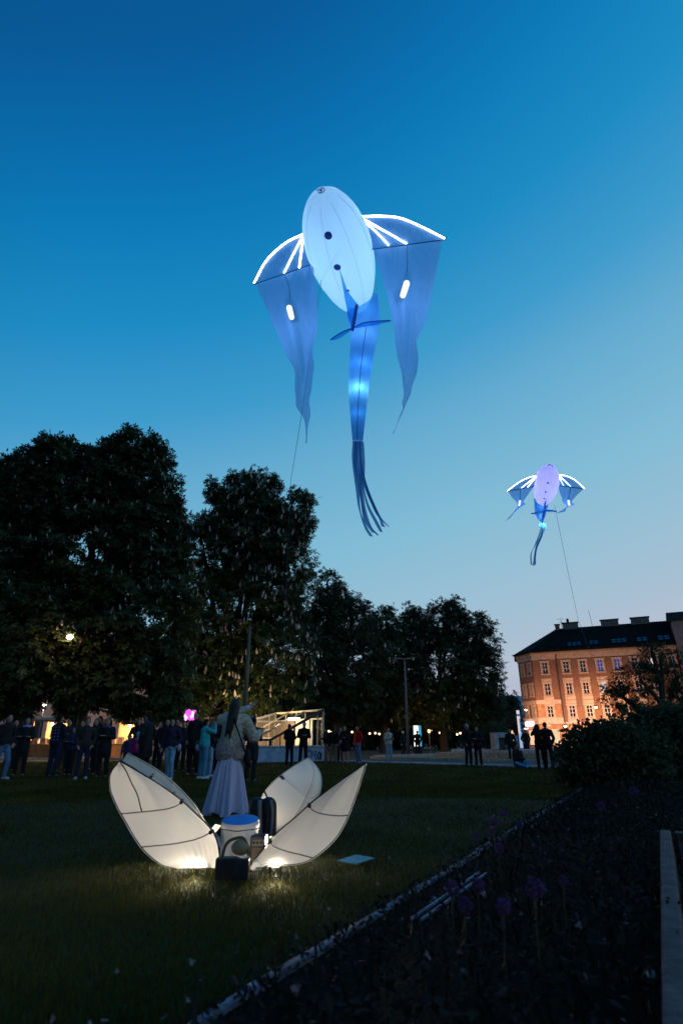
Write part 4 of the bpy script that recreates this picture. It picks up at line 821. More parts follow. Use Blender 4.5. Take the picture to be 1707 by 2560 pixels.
bigk = dict(key='large', wing=((.27, .47, 1.0), (.72, .84, 1.0), .52), c=(854, 642), nose=(804, 494), a=150, b=80, tilt=38, seams=(1.95, 1.2, .45, 2.75),
    dots=((.64, 1.80, .115), (.21, 1.79, .11), (-.22, 1.72, .07)),
    L=dict(ribs=[[(759, 585), (722, 602), (688, 628), (660, 660), (635, 708)], [(757, 589), (735, 632), (710, 683)], [(758, 591), (753, 630), (748, 670)]], hem=((635, 711), (784, 659)),
           dl=[(641, 713), (675, 790), (703, 860), (733, 918), (737, 985), (746, 1022), (763, 1066), (766, 1108)], dr=[(783, 661), (793, 770), (785, 880), (780, 960), (773, 1030), (768, 1108)], mid=[(711, 685), (722, 715), (726, 755)], cap=((723, 770), (729, 793), 7.2)),
    R=dict(ribs=[[(905, 541), (952, 540), (1000, 545), (1052, 566), (1111, 596)], [(907, 547), (960, 577), (1017, 610)], [(908, 551), (940, 580), (972, 614)]], hem=((924, 624), (1111, 599)),
           dl=[(934, 625), (972, 755), (997, 900), (1008, 985), (1004, 1030), (983, 1084)], dr=[(1106, 601), (1085, 700), (1060, 805), (1042, 862), (1044, 912), (1034, 962), (1012, 1010), (984, 1084)], mid=[(1017, 612), (1018, 655), (1016, 690)], cap=((1016, 709), (1007, 738), 8.0)),
    hang=-1.0, tl=[(866, 745), (868, 790), (876, 838), (874, 900), (871, 960), (873, 1010), (877, 1060), (881, 1102)], tr=[(944, 735), (948, 795), (942, 850), (930, 905), (923, 960), (917, 1010), (912, 1055), (907, 1102)],
    tseam=[(915, 818), (908, 870), (901, 930), (896, 1000), (893, 1060), (893, 1100)], tlights=[(897, 972, .17, (.75, .92, 1)), (908, 840, .11, (.66, .70, 1)), (904, 912, .09, (.25, .5, 1)), (912, 790, .06, (.3, .55, 1)), (895, 1035, .035, (.2, .55, 1))],
    streams=[[(883, 1103), (884, 1150), (893, 1220), (899, 1275), (914, 1318), (928, 1341)], [(889, 1103), (892, 1150), (902, 1205), (908, 1265), (924, 1312), (944, 1338)], [(894, 1103), (900, 1160), (905, 1200), (918, 1260), (940, 1305), (953, 1330)],
             [(899, 1103), (903, 1165), (914, 1215), (936, 1270), (951, 1300), (958, 1317)], [(904, 1103), (908, 1155), (912, 1205), (932, 1260), (950, 1295), (972, 1317)], [(888, 1103), (889, 1160), (897, 1200), (903, 1250), (913, 1300), (934, 1332)]],
    keel=[(848, 670), (869, 728), (893, 760), (884, 800), (881, 826), (870, 790), (862, 748)], strut=[(892, 762), (881, 826)], plane=[[(881, 820), (905, 808), (935, 803), (976, 801)], [(881, 820), (860, 828), (842, 838), (826, 849)]],
    bridle=[(893, 553, -.55), (868, 592, -.95), (846, 630, -1.02), (822, 668, -.8), (803, 700, -.4)], tether=[(803, 700), (727, 1200)], tetherT=22, ground=(-3.6, 35.8, 0.0), tk=.008)
kite(bigk, 15.0, 'large glowing white whale shaped kite with blue wing drapes, nearer of the two', (.60, .80, .97), (.54, .80, 1.0), 50, 10)
smk = dict(key='small', wing=((.08, .26, .85), (.45, .72, .95), .55), c=(1364, 1214), nose=(1372, 1165), a=53, b=29.5, tilt=34, seams=(1.9, 1.2), seamk=.6, fk=.4, pc=5, sw=1.8,
    dots=((.45, 1.45, .085), (.02, 1.5, .085), (-.35, 1.5, .08)),
    L=dict(lr=.62, hang=-.9, ribs=[[(1339, 1190), (1323, 1193), (1307, 1200), (1291, 1209.5), (1267, 1228)], [(1339, 1191), (1320, 1206), (1301, 1221)], [(1339, 1192), (1329, 1205), (1318, 1218)]], hem=((1268, 1228), (1334, 1216)),
           dl=[(1270, 1229), (1281, 1246), (1293, 1261), (1283, 1280), (1272, 1296), (1262, 1303)], dr=[(1333, 1217), (1318, 1238), (1309, 1251), (1311, 1261), (1298, 1269), (1281, 1283), (1263, 1304)], mid=[(1301, 1221), (1300, 1235), (1299, 1248)], cap=((1299, 1253), (1297, 1263), 2.6)),
    R=dict(lr=.62, hang=-.9, ribs=[[(1397, 1188), (1411, 1189), (1427, 1195), (1441, 1204), (1460, 1222)], [(1398, 1190), (1412, 1203), (1426, 1217)], [(1397, 1191), (1402, 1203), (1408, 1215)]], hem=((1394, 1214), (1459, 1222)),
           dl=[(1394, 1215), (1400, 1237), (1408, 1257), (1415, 1267), (1405, 1274), (1392, 1282)], dr=[(1458, 1223), (1440, 1239), (1429, 1253), (1433, 1261), (1419, 1268), (1409, 1279), (1393, 1283)], mid=[(1426, 1218), (1422, 1235), (1420, 1248)], cap=((1420, 1252), (1422, 1262), 2.6)),
    hang=-.7, tl=[(1334, 1246), (1336, 1278), (1343, 1297), (1350, 1304), (1347, 1311), (1348, 1322)], tr=[(1372, 1252), (1364, 1284), (1359, 1299), (1359, 1304), (1366, 1311), (1364, 1322)],
    tseam=[(1366, 1262), (1357, 1284), (1355, 1300), (1354, 1312), (1353, 1322)], tlights=[(1356, 1312, .34, (.8, .95, 1)), (1352, 1290, .18, (.7, .65, 1)), (1352, 1268, .08, (.3, .4, 1))],
    streams=[[(1350, 1322), (1347, 1338), (1337, 1362), (1327, 1385), (1327, 1412)], [(1354, 1322), (1350, 1340), (1341, 1362), (1335, 1390), (1331, 1414)], [(1357, 1322), (1352, 1340), (1342, 1365), (1337, 1390), (1334, 1414)], [(1361, 1322), (1353, 1342), (1340, 1372), (1338, 1395), (1337, 1412)]],
    keel=[(1366, 1243), (1364, 1258), (1360, 1275), (1357, 1300), (1354, 1305), (1357, 1280), (1361, 1260)], strut=[(1362, 1256), (1357, 1300)], plane=[[(1358, 1279), (1366, 1276), (1378, 1276), (1391, 1279)], [(1358, 1279), (1348, 1280), (1338, 1282), (1327, 1284)]],
    tether=[(1385, 1262), (1443, 1545)], tetherT=47, ground=(24, 52, 0), tk=.012)
kite(smk, 39.5, 'small violet glowing whale shaped kite high beside the brick building', (.56, .58, .98), (.72, .72, 1.0), 52, 8)
# ================================================================== GLOWING FLOWER SCULPTURE
lotus = empty('petal_sculpture', gr(590, 2150), 'large glowing white flower sculpture of four cloth petals on the lawn', 'sculpture')
M_petal = cloth_mat('petal_cloth', (.86, .81, .75), (1, 1, 1), 1, .68, 5, .35); M_rod = pm('black_petal_rod', (.015, .013, .012), .5, .1, 4, 0); M_rodw = pm('pale_petal_rod', (.6, .55, .5), .5, .1, 4, 0)
def petal(inner, outer, bulge, ribs, rod, spine=None, wr=.012, flip=1):
    n, mcol = 64, 49; I = [V(p) for p in crv([tuple(at(*p)) for p in inner], n)]; O = [V(p) for p in crv([tuple(at(*p)) for p in outer], n)]
    cen = V(gr(590, 2130)); cen.z = .5
    def P(u, v_):
        x = u * (n - 1); k = min(int(x), n - 2); f = x - k; a = I[k].lerp(I[k + 1], f); b = O[k].lerp(O[k + 1], f); mid = a.lerp(b, v_)
        o_ = (mid - cen); tang = (I[k + 1] - I[k]); ac = b - a; nr = tang.cross(ac)
        if nr.length < 1e-9: nr = o_
        nr.normalize(); nr = nr if nr.dot(o_) > 0 else -nr
        wv = math.sin(v_ * 9 + u * 13) * .5 + math.sin(v_ * 4 - u * 31 + 1) * .35 * max(0, v_ - .35) * 2.5 + math.sin(v_ * 62 + u * 7) * .55 * max(0, .42 - u) * 2 + math.sin(v_ * 25 + u * 21) * .15
        return mid + nr * (bulge * math.sin(math.pi * v_) * math.sin(math.pi * min(1, .08 + u * .95)) ** .7 + wr * .62 * wv * math.sin(math.pi * v_) ** .6), nr
    rows = [[P(i / (n - 1), j / (mcol - 1))[0] for j in range(mcol)] for i in range(n)]
    pt = MB().grid(rows).build('petal', M_petal, lotus, smooth=True)
    e = .012 * flip; rr = .0048
    edge = lambda v_: [P(i / 29, v_)[0] + P(i / 29, v_)[1] * e for i in range(30)]
    MB().tube(edge(0), rr * 1.15, 6).build('edge_rod', rod, pt, smooth=True); MB().tube(edge(1), rr * .8, 6).build('edge_rod', rod, pt, smooth=True)
    for u, u1, sg_ in ribs:
        pts = [P(min(1, max(0, u + (u1 - u) * v_ - sg_ * math.sin(math.pi * v_))), v_) for v_ in np.linspace(0, 1, 18)]; MB().tube([p + q * e for p, q in pts], rr * .85, 6).build('rib', rod, pt, smooth=True)
        d = (pts[1][0] - pts[0][0]).normalized(); MB().tube([pts[0][0] + pts[0][1] * e * 1.2, pts[0][0] + d * .06 + pts[0][1] * e * 1.2], .016, 7).build('joint', M_rod, pt)
    if spine:
        (u0, v0), (u1, v1) = spine; MB().tube([P(u0 + (u1 - u0) * q, v0 + (v1 - v0) * q)[0] + P(u0 + (u1 - u0) * q, v0 + (v1 - v0) * q)[1] * e for q in np.linspace(0, 1, 14)], rr, 6).build('spine', rod, pt, smooth=True)
    return pt
# each control point: photo column, row, distance
petal([(549, 2172, 5.59), (545, 2120, 5.64), (529, 2078, 5.64), (490, 2038, 5.57), (440, 1992, 5.45), (370, 1945, 5.31), (300, 1904, 5.19)],
      [(440, 2172, 5.37), (405, 2164, 5.21), (366, 2135, 5.09), (338, 2100, 5.01), (312, 2055, 4.97), (290, 2015, 4.99), (275, 1975, 5.03), (276, 1935, 5.09), (298, 1905, 5.17)][0:9:1], .10, [(.63, .56, .05), (.33, .31, .06)], M_rod, ((1.0, .5), (.55, .80)), .02)
petal([(560, 2120, 6.9), (540, 2090, 6.85), (500, 2045, 6.75), (440, 1990, 6.62), (380, 1940, 6.5), (305, 1905, 6.3)],
      [(575, 2110, 7.1), (520, 2068, 7.1), (486, 2015, 7.0), (440, 1965, 6.85), (390, 1925, 6.65), (318, 1884, 6.4)], .12, [(.62, .62, 0), (.8, .8, 0)], M_rodw, None, .012, -1)
petal([(622, 2172, 5.64), (655, 2130, 5.67), (690, 2088, 5.64), (740, 2045, 5.57), (790, 2000, 5.49), (850, 1955, 5.37), (917, 1908, 5.24)],
      [(640, 2168, 5.54), (700, 2165, 5.37), (760, 2158, 5.25), (805, 2132, 5.17), (845, 2092, 5.13), (872, 2042, 5.13), (895, 1980, 5.17), (916, 1912, 5.23)], .08, [(.62, .72, .05), (.28, .36, .05)], M_rod, None, .016)
petal([(612, 2100, 7.0), (612, 2050, 7.15), (645, 2005, 7.2), (685, 1955, 7.15), (730, 1920, 7.0), (772, 1894, 6.85)],
      [(665, 2130, 6.95), (720, 2095, 6.85), (770, 2040, 6.75), (800, 1985, 6.7), (802, 1935, 6.72), (776, 1896, 6.84)], .22, [(.68, .62, .10)], M_rodw, ((1.0, .5), (.35, .55)), .018, -1)
# floodlights that light the petals from within
def flood(p, aim, energy, label, big=1.0, cone=150):
    p = V(p); d = (V(aim) - p).normalized(); t = empty('floodlight', (p.x, p.y, 0), label, 'floodlight', 'floodlights inside the flower sculpture'); x = d.cross(V((0, 0, 1))).normalized(); y = x.cross(d).normalized()
    MB().obox(p, x * .075 * big, y * .055 * big, d * .03 * big).build('housing', M_rod, t, bevel=.006); MB().obox(p + d * .033 * big, x * .062 * big, y * .043 * big, d * .004).build('lens', em('flood_lens', (1, .85, .62), 1.6), t)
    MB().tube([p - x * .09 * big, V((p.x, p.y, .015)) - x * .09 * big, V((p.x, p.y, .015)) + x * .09 * big, p + x * .09 * big], .008, 6).build('bracket', M_rod, t)
    lo = light('flood_lamp', p + d * .07 * big, energy, (1, .85, .66), .05, None, 'SPOT', spot_size=math.radians(cone), spot_blend=.6); lo.rotation_euler = d.to_track_quat('-Z', 'Y').to_euler(); lo.parent = t; lo.matrix_parent_inverse = WORLD[t.name].inverted()
FLK = 4.5
a = gr(505, 2150); flood((a.x - .06, a.y - .04, .13), at(400, 2040, 5.4), 12 * FLK, 'black floodlight shining into the left front petal')
a = gr(655, 2140); flood((a.x + .12, a.y - .0, .13), at(790, 2050, 5.5), 12 * FLK, 'black floodlight shining into the right front petal')
a = at(497, 2166, 5.52); flood((a.x, 5.66, .11), (a.x - .05, 5.05, .0), 6.5 * FLK, 'small floodlight on the grass close behind the left front hem', .5, 64)
a = at(685, 2164, 5.46); flood((a.x, 5.60, .11), (a.x + .05, 5.0, .0), 6.5 * FLK, 'small floodlight on the grass close behind the right front hem', .5, 64)
a = gr(635, 2118); flood((a.x, a.y, .16), at(720, 1960, 7.0), 2.6 * FLK, 'black floodlight aimed at the back petal beside the drum')
a = gr(540, 2118); flood((a.x, a.y, .16), at(440, 1940, 6.8), 4 * FLK, 'black floodlight aimed at the half hidden back petal')
# drum wrapped in cloth
dc = gr(588, 2163); dc.y += .17; dr = .172
drum = empty('cloth_drum', dc, 'round drum wrapped in white cloth with blue top amid the petals', 'drum'); M_dcl = cloth_mat('drum_cloth', (.70, .66, .64), (1, 1, 1), 1, .2, 8, .4)
rows = []
for i in range(15):
    z = .02 + .275 * i / 14; u = i / 14; rows.append([dc + V(((dr * (.97 + .07 * u) + .012 * math.sin(g * 11 + u * 3) * (1 - u * .6)) * math.cos(g), (dr * (.97 + .07 * u) + .012 * math.sin(g * 11 + u * 3) * (1 - u * .6)) * math.sin(g), z)) for g in np.linspace(0, 2 * math.pi, 65)])
MB().grid(rows).build('cloth_side', M_dcl, drum, smooth=True)
MB().lathe(dc, [(dr * 1.0, .285), (dr * 1.07, .295), (dr * 1.09, .32), (dr * 1.08, .345), (dr * 1.03, .36)], 40).tilt(dc, .16, .28).build('rim_band', M_dcl, drum, smooth=True)
MB().lathe(dc, [(dr * 1.035, .356), (dr * .7, .372), (dr * .3, .378), (.001, .379)], 40).tilt(dc, .16, .28).build('blue_top', pm('blue_cloth_top', (.03, .22, .62), .7, .15, 9, .15), drum, smooth=True)
MB().tube([dc + V((dr * 1.055 * math.cos(g), dr * 1.055 * math.sin(g), .286 + .004 * math.sin(5 * g))) for g in np.linspace(0, 2 * math.pi, 41)], .006, 5).build('cord', M_rod, drum)
# backpack behind the drum
bp = gr(642, 2140); bp.y += .35; M_bk2 = pm('black_nylon', (.012, .012, .016), .45, .3, 8, .2); M_gy = pm('grey_mesh_panel', (.20, .17, .17), .8, .2, 12, .2)
pk_ = empty('backpack', bp, 'black and grey backpack standing upright behind the cloth drum', 'backpack')
b_ = remesh(MB().cap(bp + V((-.07, 0, .12)), bp + V((-.07, 0, .42)), .10, .09).cap(bp + V((.06, 0, .12)), bp + V((.06, 0, .42)), .10, .09), .012); obj('bag_body', b_, M_bk2, pk_, True)
MB().tube(crv([bp + V((-.03, -.085, .48)), bp + V((-.02, -.12, .36)), bp + V((-.01, -.115, .22)), bp + V((0, -.10, .1))], 10), .022, 7).build('strap', M_gy, pk_, smooth=True); MB().tube(crv([bp + V((.09, -.08, .48)), bp + V((.115, -.10, .36)), bp + V((.11, -.10, .22)), bp + V((.10, -.09, .1))], 10), .016, 7).build('strap', M_gy, pk_, smooth=True)
MB().tube(crv([bp + V((-.04, 0, .50)), bp + V((0, 0, .56)), bp + V((.04, 0, .50))], 8), .01, 6).build('handle', M_bk2, pk_, smooth=True)
# amplifier box and power case
am = gr(640, 2165); am.y += .12; ac = empty('amplifier_box', am, 'small dark amplifier box with metal grille beside the cloth drum', 'amplifier')
MB().box(am.x - .07, am.x + .07, am.y - .08, am.y + .1, .01, .24).build('case', M_bk2, ac, bevel=.01); MB().box(am.x - .05, am.x + .055, am.y - .088, am.y - .081, .03, .14).build('grille', pm('tan_grille', (.14, .10, .07), .6, .3, 30, .3), ac); MB().box(am.x - .05, am.x + .055, am.y - .09, am.y - .081, .16, .21).build('panel', pm('pale_panel', (.18, .15, .12), .6, .1, 10, 0), ac)
for i in range(3): MB().ell((am.x - .035 + i * .035, am.y - .094, .185), .011, .008, .011, 10, 6).build('knob', M_bk2, ac)
fb = gr(572, 2208); fc = empty('equipment_case', fb, 'black fabric equipment case with tan lid pouch in front of drum', 'case')
obj('case_body', remesh(MB().obox(fb + V((-.045, .12, .085)), (.09, 0, 0), (0, .06, 0), (0, 0, .08)).obox(fb + V((.075, .12, .08)), (.07, 0, 0), (0, .055, 0), (0, 0, .075)), .01, 4), M_bk2, fc, True)
obj('tan_pouch', remesh(MB().ell(fb + V((.06, .13, .235)), .085, .06, .062), .01), pm('tan_canvas', (.26, .19, .12), .85, .3, 12, .3), fc, True); MB().tube(crv([fb + V((-.09, .1, .15)), fb + V((-.06, .1, .26)), fb + V((.0, .12, .30)), fb + V((.09, .12, .30)), fb + V((.14, .1, .18))], 14), .013, 7).build('carry_strap', pm('brown_strap', (.12, .085, .05), .8, .2, 9, .2), fc, smooth=True)
flood((fb.x + .02, fb.y + .235, .10), (dc.x, dc.y, .26), 3.0, 'black floodlight in front of the cloth drum, tucked behind the case', .7)
# blue mat on the grass
mt = [gr(843, 2152, .045), gr(888, 2161, .045), gr(936, 2146, .045), gr(890, 2137, .045)]; m_ = MB().poly(mt).build('blue_mat', pm('teal_cloth', (.02, .19, .28), .9, .35, 22, .3), solid=.008); tag(m_, 'flat teal blue square mat lying on the lawn beside the petals', 'mat')
# ================================================================== PEOPLE
ARMS = {'down': [(.255, .03, 1.14), (.265, -.05, .90)], 'phone': [(.25, -.03, 1.15), (.075, -.27, 1.20)], 'raise': [(.22, -.20, 1.34), (.07, -.29, 1.58)],
        'pocket': [(.285, .06, 1.15), (.20, -.08, .96)], 'cross': [(.25, -.07, 1.14), (-.06, -.19, 1.17)], 'point': [(.20, -.25, 1.36), (.18, -.48, 1.44)]}
def hand(mb, w_, d, up, k=1.0):
    d = V(d).normalized(); s = d.cross(V(up)).normalized(); n = s.cross(d).normalized(); w_ = V(w_)
    mb.obox(w_ + d * .05 * k, d * .045 * k, s * .036 * k, n * .014 * k)
    for i, (o_, ln) in enumerate(((-.03, .062), (-.010, .074), (.011, .07), (.031, .055))):
        a = w_ + d * .088 * k + s * o_ * k; b = a + d * ln * .55 * k - n * .008 * k; c = b + d * ln * .4 * k - n * .026 * k; mb.cap(a, b, .0095 * k, .009 * k, 6); mb.cap(b, c, .009 * k, .0078 * k, 6)
    a = w_ + d * .03 * k - s * .034 * k; b = a + d * .035 * k - s * .04 * k - n * .01 * k; mb.cap(a, b, .012 * k, .0105 * k, 6); mb.cap(b, b + d * .03 * k - s * .004 * k - n * .012 * k, .0105 * k, .009 * k, 6)
def figure(pose):
    """returns {'body','jacket','trousers','shoes','hair_short','hair_long','skirt'} meshes for one pose, facing -Y, 1.72 m tall"""
    la, ra, legs, coat = pose; B, J, T_ = MB(), MB(), MB(); SHS = []
    sit = legs == 'sit'; dz = -.80 if sit else 0; up = V((0, 0, dz)); O = lambda x, y, z: V((x, y, z)) + up
    # trunk, neck, head
    B.cap(O(0, 0, .98), O(0, -.01, 1.16), .13, .12); B.cap(O(0, -.01, 1.16), O(0, 0, 1.36), .12, .13); B.cap(O(-.10, 0, 1.39), O(.10, 0, 1.39), .085, .085); B.cap(O(0, 0, 1.42), O(0, -.015, 1.54), .055, .05)
    B.ell(O(0, -.012, 1.625), .074, .092, .108, 14, 10); B.ell(O(0, -.06, 1.565), .045, .045, .045, 10, 8); B.cap(O(0, -.098, 1.635), O(0, -.112, 1.608), .010, .015, 6)
    for s in (-1, 1): B.ell(O(s * .076, .0, 1.618), .012, .022, .032, 8, 6); B.ell(O(s * .03, -.088, 1.642), .013, .010, .008, 8, 6)
    J.cap(O(0, 0, 1.02 if coat == 'short' else .80), O(0, 0, 1.38), .165 if coat == 'short' else .19, .15); J.cap(O(-.135, 0, 1.40), O(.135, 0, 1.40), .085, .085); J.cap(O(0, 0, 1.40), O(0, 0, 1.49), .08, .066)
    J.obox(O(0, 0, 1.0 if coat == 'short' else .78), (.17, 0, 0), (0, .115, 0), (0, 0, .10 if coat == 'short' else .2))
    for s, arm in ((-1, la), (1, ra)):
        e, w_ = ARMS[arm]; e = O(e[0] * s, e[1], e[2]); w_ = O(w_[0] * s, w_[1], w_[2]); sh = O(.185 * s, 0, 1.405)
        B.cap(sh, e, .050, .042); B.cap(e, w_, .042, .030); hand(B, w_, (w_ - e), (0, 0, 1) if arm != 'down' else (0, 1, 0)); J.cap(sh, e, .074, .062); J.cap(e, e.lerp(w_, .93), .062, .047)
    for s in (-1, 1):
        SH = MB(); SHS.append(SH)
        if sit:
            h, k_, a = V((.09 * s, 0, .13)), V((.36 * s, -.22, .22)), V((-.06 * s, -.40, .07)); f = a + V((-.10 * s, -.06, -.01))
        elif legs == 'stride': h, k_, a = V((.09 * s, 0, .93)), V((.10 * s, -.10 * s - .03, .50)), V((.11 * s, -.13 * s + .06, .085)); f = a + V((.02 * s, -.16, -.04))
        else: h, k_, a = V((.09 * s, 0, .93)), V((.11 * s, -.02, .50)), V((.125 * s, .02, .085)); f = a + V((.03 * s, -.16, -.04))
        B.cap(h, k_, .078, .052); B.cap(k_, k_.lerp(a, .35), .052, .053); B.cap(k_.lerp(a, .35), a, .053, .034); B.cap(a, f, .034, .026)
        T_.cap(h, k_, .098, .074); T_.cap(k_, a + (k_ - a) * .08, .074, .062); SH.cap(a + V((0, .03, -.035)) if not sit else a, f, .042, .036)
        if not sit: SH.box(min(a.x, f.x) - .035, max(a.x, f.x) + .035, f.y - .03, a.y + .065, 0, .028)
    T_.cap(O(0, 0, .96) if not sit else V((0, 0, .15)), O(0, 0, 1.03) if not sit else V((0, 0, .24)), .145, .135)
    Hs = MB().ell(O(0, .012, 1.655), .082, .094, .092, 14, 10).ell(O(0, .05, 1.61), .07, .06, .075, 12, 8)
    Hl = MB().ell(O(0, .012, 1.655), .085, .096, .093, 14, 10).cap(O(0, .06, 1.62), O(0, .09, 1.34), .075, .06).cap(O(-.07, .02, 1.62), O(-.085, .03, 1.40), .04, .03).cap(O(.07, .02, 1.62), O(.085, .03, 1.40), .04, .03)
    cut = MB()
    out_ = {'body': remesh(B, .0125, 2), 'jacket': remesh(J, .02, 3), 'trousers': remesh(T_, .02, 2), 'shoe0': remesh(SHS[0], .014, 1), 'shoe1': remesh(SHS[1], .014, 1), 'hs': remesh(Hs, .016, 1), 'hl': remesh(Hl, .018, 1)}
    # hair must not cover the face: drop hair faces in front of the brow
    for k in ('hs', 'hl'):
        me = out_[k]; bm = bmesh.new(); bm.from_mesh(me); bmesh.ops.delete(bm, geom=[v for v in bm.verts if v.co.y < -.055 and v.co.z - dz < 1.685], context='VERTS'); bm.to_mesh(me); bm.free()
    hood = MB(); return out_
FIG = {}
def fig(p):
    if p not in FIG: FIG[p] = figure(p)
    return FIG[p]
SKIN = (.30, .18, .14)
def cmat(col, rough=.85, pat=False):
    nm = 'cloth_%02x%02x%02x' % tuple(int(255 * c) for c in col)
    return pm(nm, col, rough, .22, 9, .3, spec=.08)
def person(label, px, Y, h, face, pose, jacket, trousers, hair='hs', hcol=(.02, .014, .01), shoes=(.03, .03, .03), extra=None, skin=SKIN, hat=None, group='spectators on the lawn', z=0.0):
    parts = fig(pose); me = parts['body'].copy(); o = obj('person', me, pm('skin_tone', skin, .6, .1, 6, 0), None)
    tag(o, label, 'person', group); o.location = gx(px, Y) + V((0, 0, z)); k = h / 1.72; o.scale = (k, k, k); o.rotation_euler = (random.uniform(-.035, .035), random.uniform(-.03, .03), face + random.uniform(-.45, .45))
    bits = [('jacket', 'jacket', jacket), ('trousers', 'trousers', trousers), ('shoe0', 'shoe', shoes), ('shoe1', 'shoe', shoes), (hair, 'hair', hcol)]
    for key, nm, col in bits:
        if col is None or (key == 'trousers' and trousers is None): continue
        c = parts[key].copy(); sub(nm, c, cmat(col), o)
    if hat:
        dz = -.80 if pose[2] == 'sit' else 0
        sub('hat', remesh(MB().ell((0, .004, 1.685 + dz), .095, .107, .085, 14, 8).cap((-.06, -.02, 1.655 + dz), (.06, -.02, 1.655 + dz), .052, .052), .018, 1), cmat(hat), o)
    if extra: extra(o, k)
    return o
def x_scarf(col): return lambda o, k: sub('scarf', MB().tube([V((.095 * math.cos(a), .085 * math.sin(a) - .01, 1.47 + .012 * math.sin(3 * a))) for a in np.linspace(0, 2 * math.pi, 17)], .038, 8).mesh('scarf'), cmat(col), o)
def x_phone(o, k): sub('phone', MB().box(-.04, .04, -.40, -.388, 1.21, 1.36).mesh('phone'), pm('phone_body', (.02, .02, .02), .3, .1, 4, 0), o)
def x_phone_hi(o, k): sub('phone', MB().box(-.075, .075, -.37, -.36, 1.62, 1.71).mesh('phone'), MATS.get('phone_body') or pm('phone_body', (.02, .02, .02), .3, .1, 4, 0), o)
def x_bag(col, side=1): 
    def f(o, k):
        sub('bag', remesh(MB().ell((side * .24, .05, .90), .06, .13, .12), .02, 1), cmat(col), o); sub('strap', MB().tube(crv([(side * .24, .05, 1.0), (side * .1, -.16, 1.25), (-side * .13, -.06, 1.45), (0, .14, 1.30), (side * .22, .12, 1.0)], 20), .012, 6).mesh('strap'), cmat((.03, .03, .03)), o)
    return f
def x_dots(o, k):
    m = MB(); 
    for i in range(4):
        for j in range(5): m.ell((-.15 + .1 * i, .168 - abs(-.15 + .1 * i) * .25, 1.04 + .085 * j), .022, .008, .022, 8, 4)
    tag(sub('spot_pattern', m.mesh('spots'), cmat((.10, .25, .55)), o), kind='stuff')
BK = (.018, .018, .022); NV = (.02, .022, .05); DG_ = (.03, .03, .033); JN = (.08, .15, .28); JL = (.16, .30, .45)
D, PH, RA, PO, CR = 'down', 'phone', 'raise', 'pocket', 'cross'
A_st = (D, D, 'stand', 'short'); A_pl = (PO, PO, 'stand', 'short'); A_ph = (PH, PH, 'stand', 'short'); A_ra = (RA, RA, 'stand', 'short'); A_lc = (PO, PO, 'stand', 'long'); A_sd = (D, PO, 'stride', 'short'); A_cr = (CR, CR, 'stand', 'short'); A_one = (D, RA, 'stand', 'short'); A_lph = (PH, PH, 'stand', 'long'); A_sit = (PH, PH, 'sit', 'short'); A_ptl = ('point', D, 'stand', 'short')
pi = math.pi
person('man in dark jacket and blue jeans standing at the picture edge by the chestnuts', 10, 18.6, 1.82, .7, A_sd, BK, JN, shoes=(.3, .4, .5))
person('woman in dark coat with a lilac scarf, arms folded, near the leaning trunk', 57, 20, 1.78, .2, (CR, CR, 'stand', 'long'), BK, BK, 'hl', extra=x_scarf((.35, .3, .6)))
person('man seen from behind in dark jumper with blue spots', 138, 19.5, 1.84, pi - .2, A_ph, (.014, .016, .03), NV, extra=x_dots)
person('short person in purple jacket bent over a phone beside the spotted jumper', 180, 20.5, 1.50, -.9, A_ph, (.05, .04, .12), BK, 'hl', extra=x_phone)
person('person in black with pale shoes, face tipped up, near the woman in long coat', 212, 18.8, 1.72, .3, A_pl, DG_, NV, shoes=(.35, .45, .65))
person('pale faced person half hidden behind the one with pale shoes', 231, 20.5, 1.76, .1, A_cr, BK, BK, 'hl')
person('tall dark person standing behind the two pale upturned faces', 240, 23.5, 1.95, -.6, A_st, BK, BK)
person('woman with long dark hair in an ankle length black coat', 263, 19.2, 1.74, .15, A_lph, BK, BK, 'hl', extra=x_scarf((.12, .10, .22)))
person('child in dark purple padded jacket and purple knitted cap', 320, 21.0, 1.26, .3, A_st, (.05, .04, .10), BK, hat=(.10, .06, .16), group='children in the crowd')
person('child in magenta jacket wearing a bright blue knitted cap', 342, 20.6, 1.33, .2, A_st, (.35, .02, .16), NV, hat=(.04, .28, .55), extra=x_scarf((.05, .30, .60)), shoes=(.25, .3, .5), group='children in the crowd')
person('woman with lit face standing behind the child in blue cap', 341, 24, 1.86, .0, A_pl, BK, BK, 'hl', skin=(.6, .42, .3))
person('tall man in long black coat, profile turned to the pavilion', 366, 18.4, 1.84, -pi * .62, A_lc, BK, BK, extra=x_scarf((.03, .04, .12)))
person('dark dressed person holding a phone at chest between tall man and long haired pair', 394, 22, 1.72, -.4, A_ph, BK, BK, 'hl', extra=x_phone)
person('dark haired woman in black, first of the long haired pair', 411, 21.5, 1.78, .1, A_pl, BK, BK, 'hl')
person('woman in light blue jeans with a lilac shoulder bag', 428, 18.8, 1.70, -.3, A_sd, NV, JL, 'hl', extra=x_bag((.30, .30, .45)), shoes=(.12, .4, .5))
person('dark person below the glowing balloons, nearer the woman in light jeans', 452, 22.5, 1.74, .3, A_st, BK, BK, skin=(.4, .2, .2))
person('dark person below the glowing balloons, nearer the big coated man', 466, 24.5, 1.78, -.2, A_cr, BK, BK, 'hl', skin=(.45, .22, .26))
person('broad man in black coat with lilac lit face beside the balloons', 487, 20.2, 1.98, -.8, A_lc, BK, BK, skin=(.38, .26, .34))
person('person in teal jacket and blue jeans raising both arms to photograph', 509, 19.0, 1.70, pi * .86, A_ra, (.04, .32, .38), (.07, .20, .34), shoes=(.5, .55, .6), extra=x_bag((.3, .36, .45), 1))
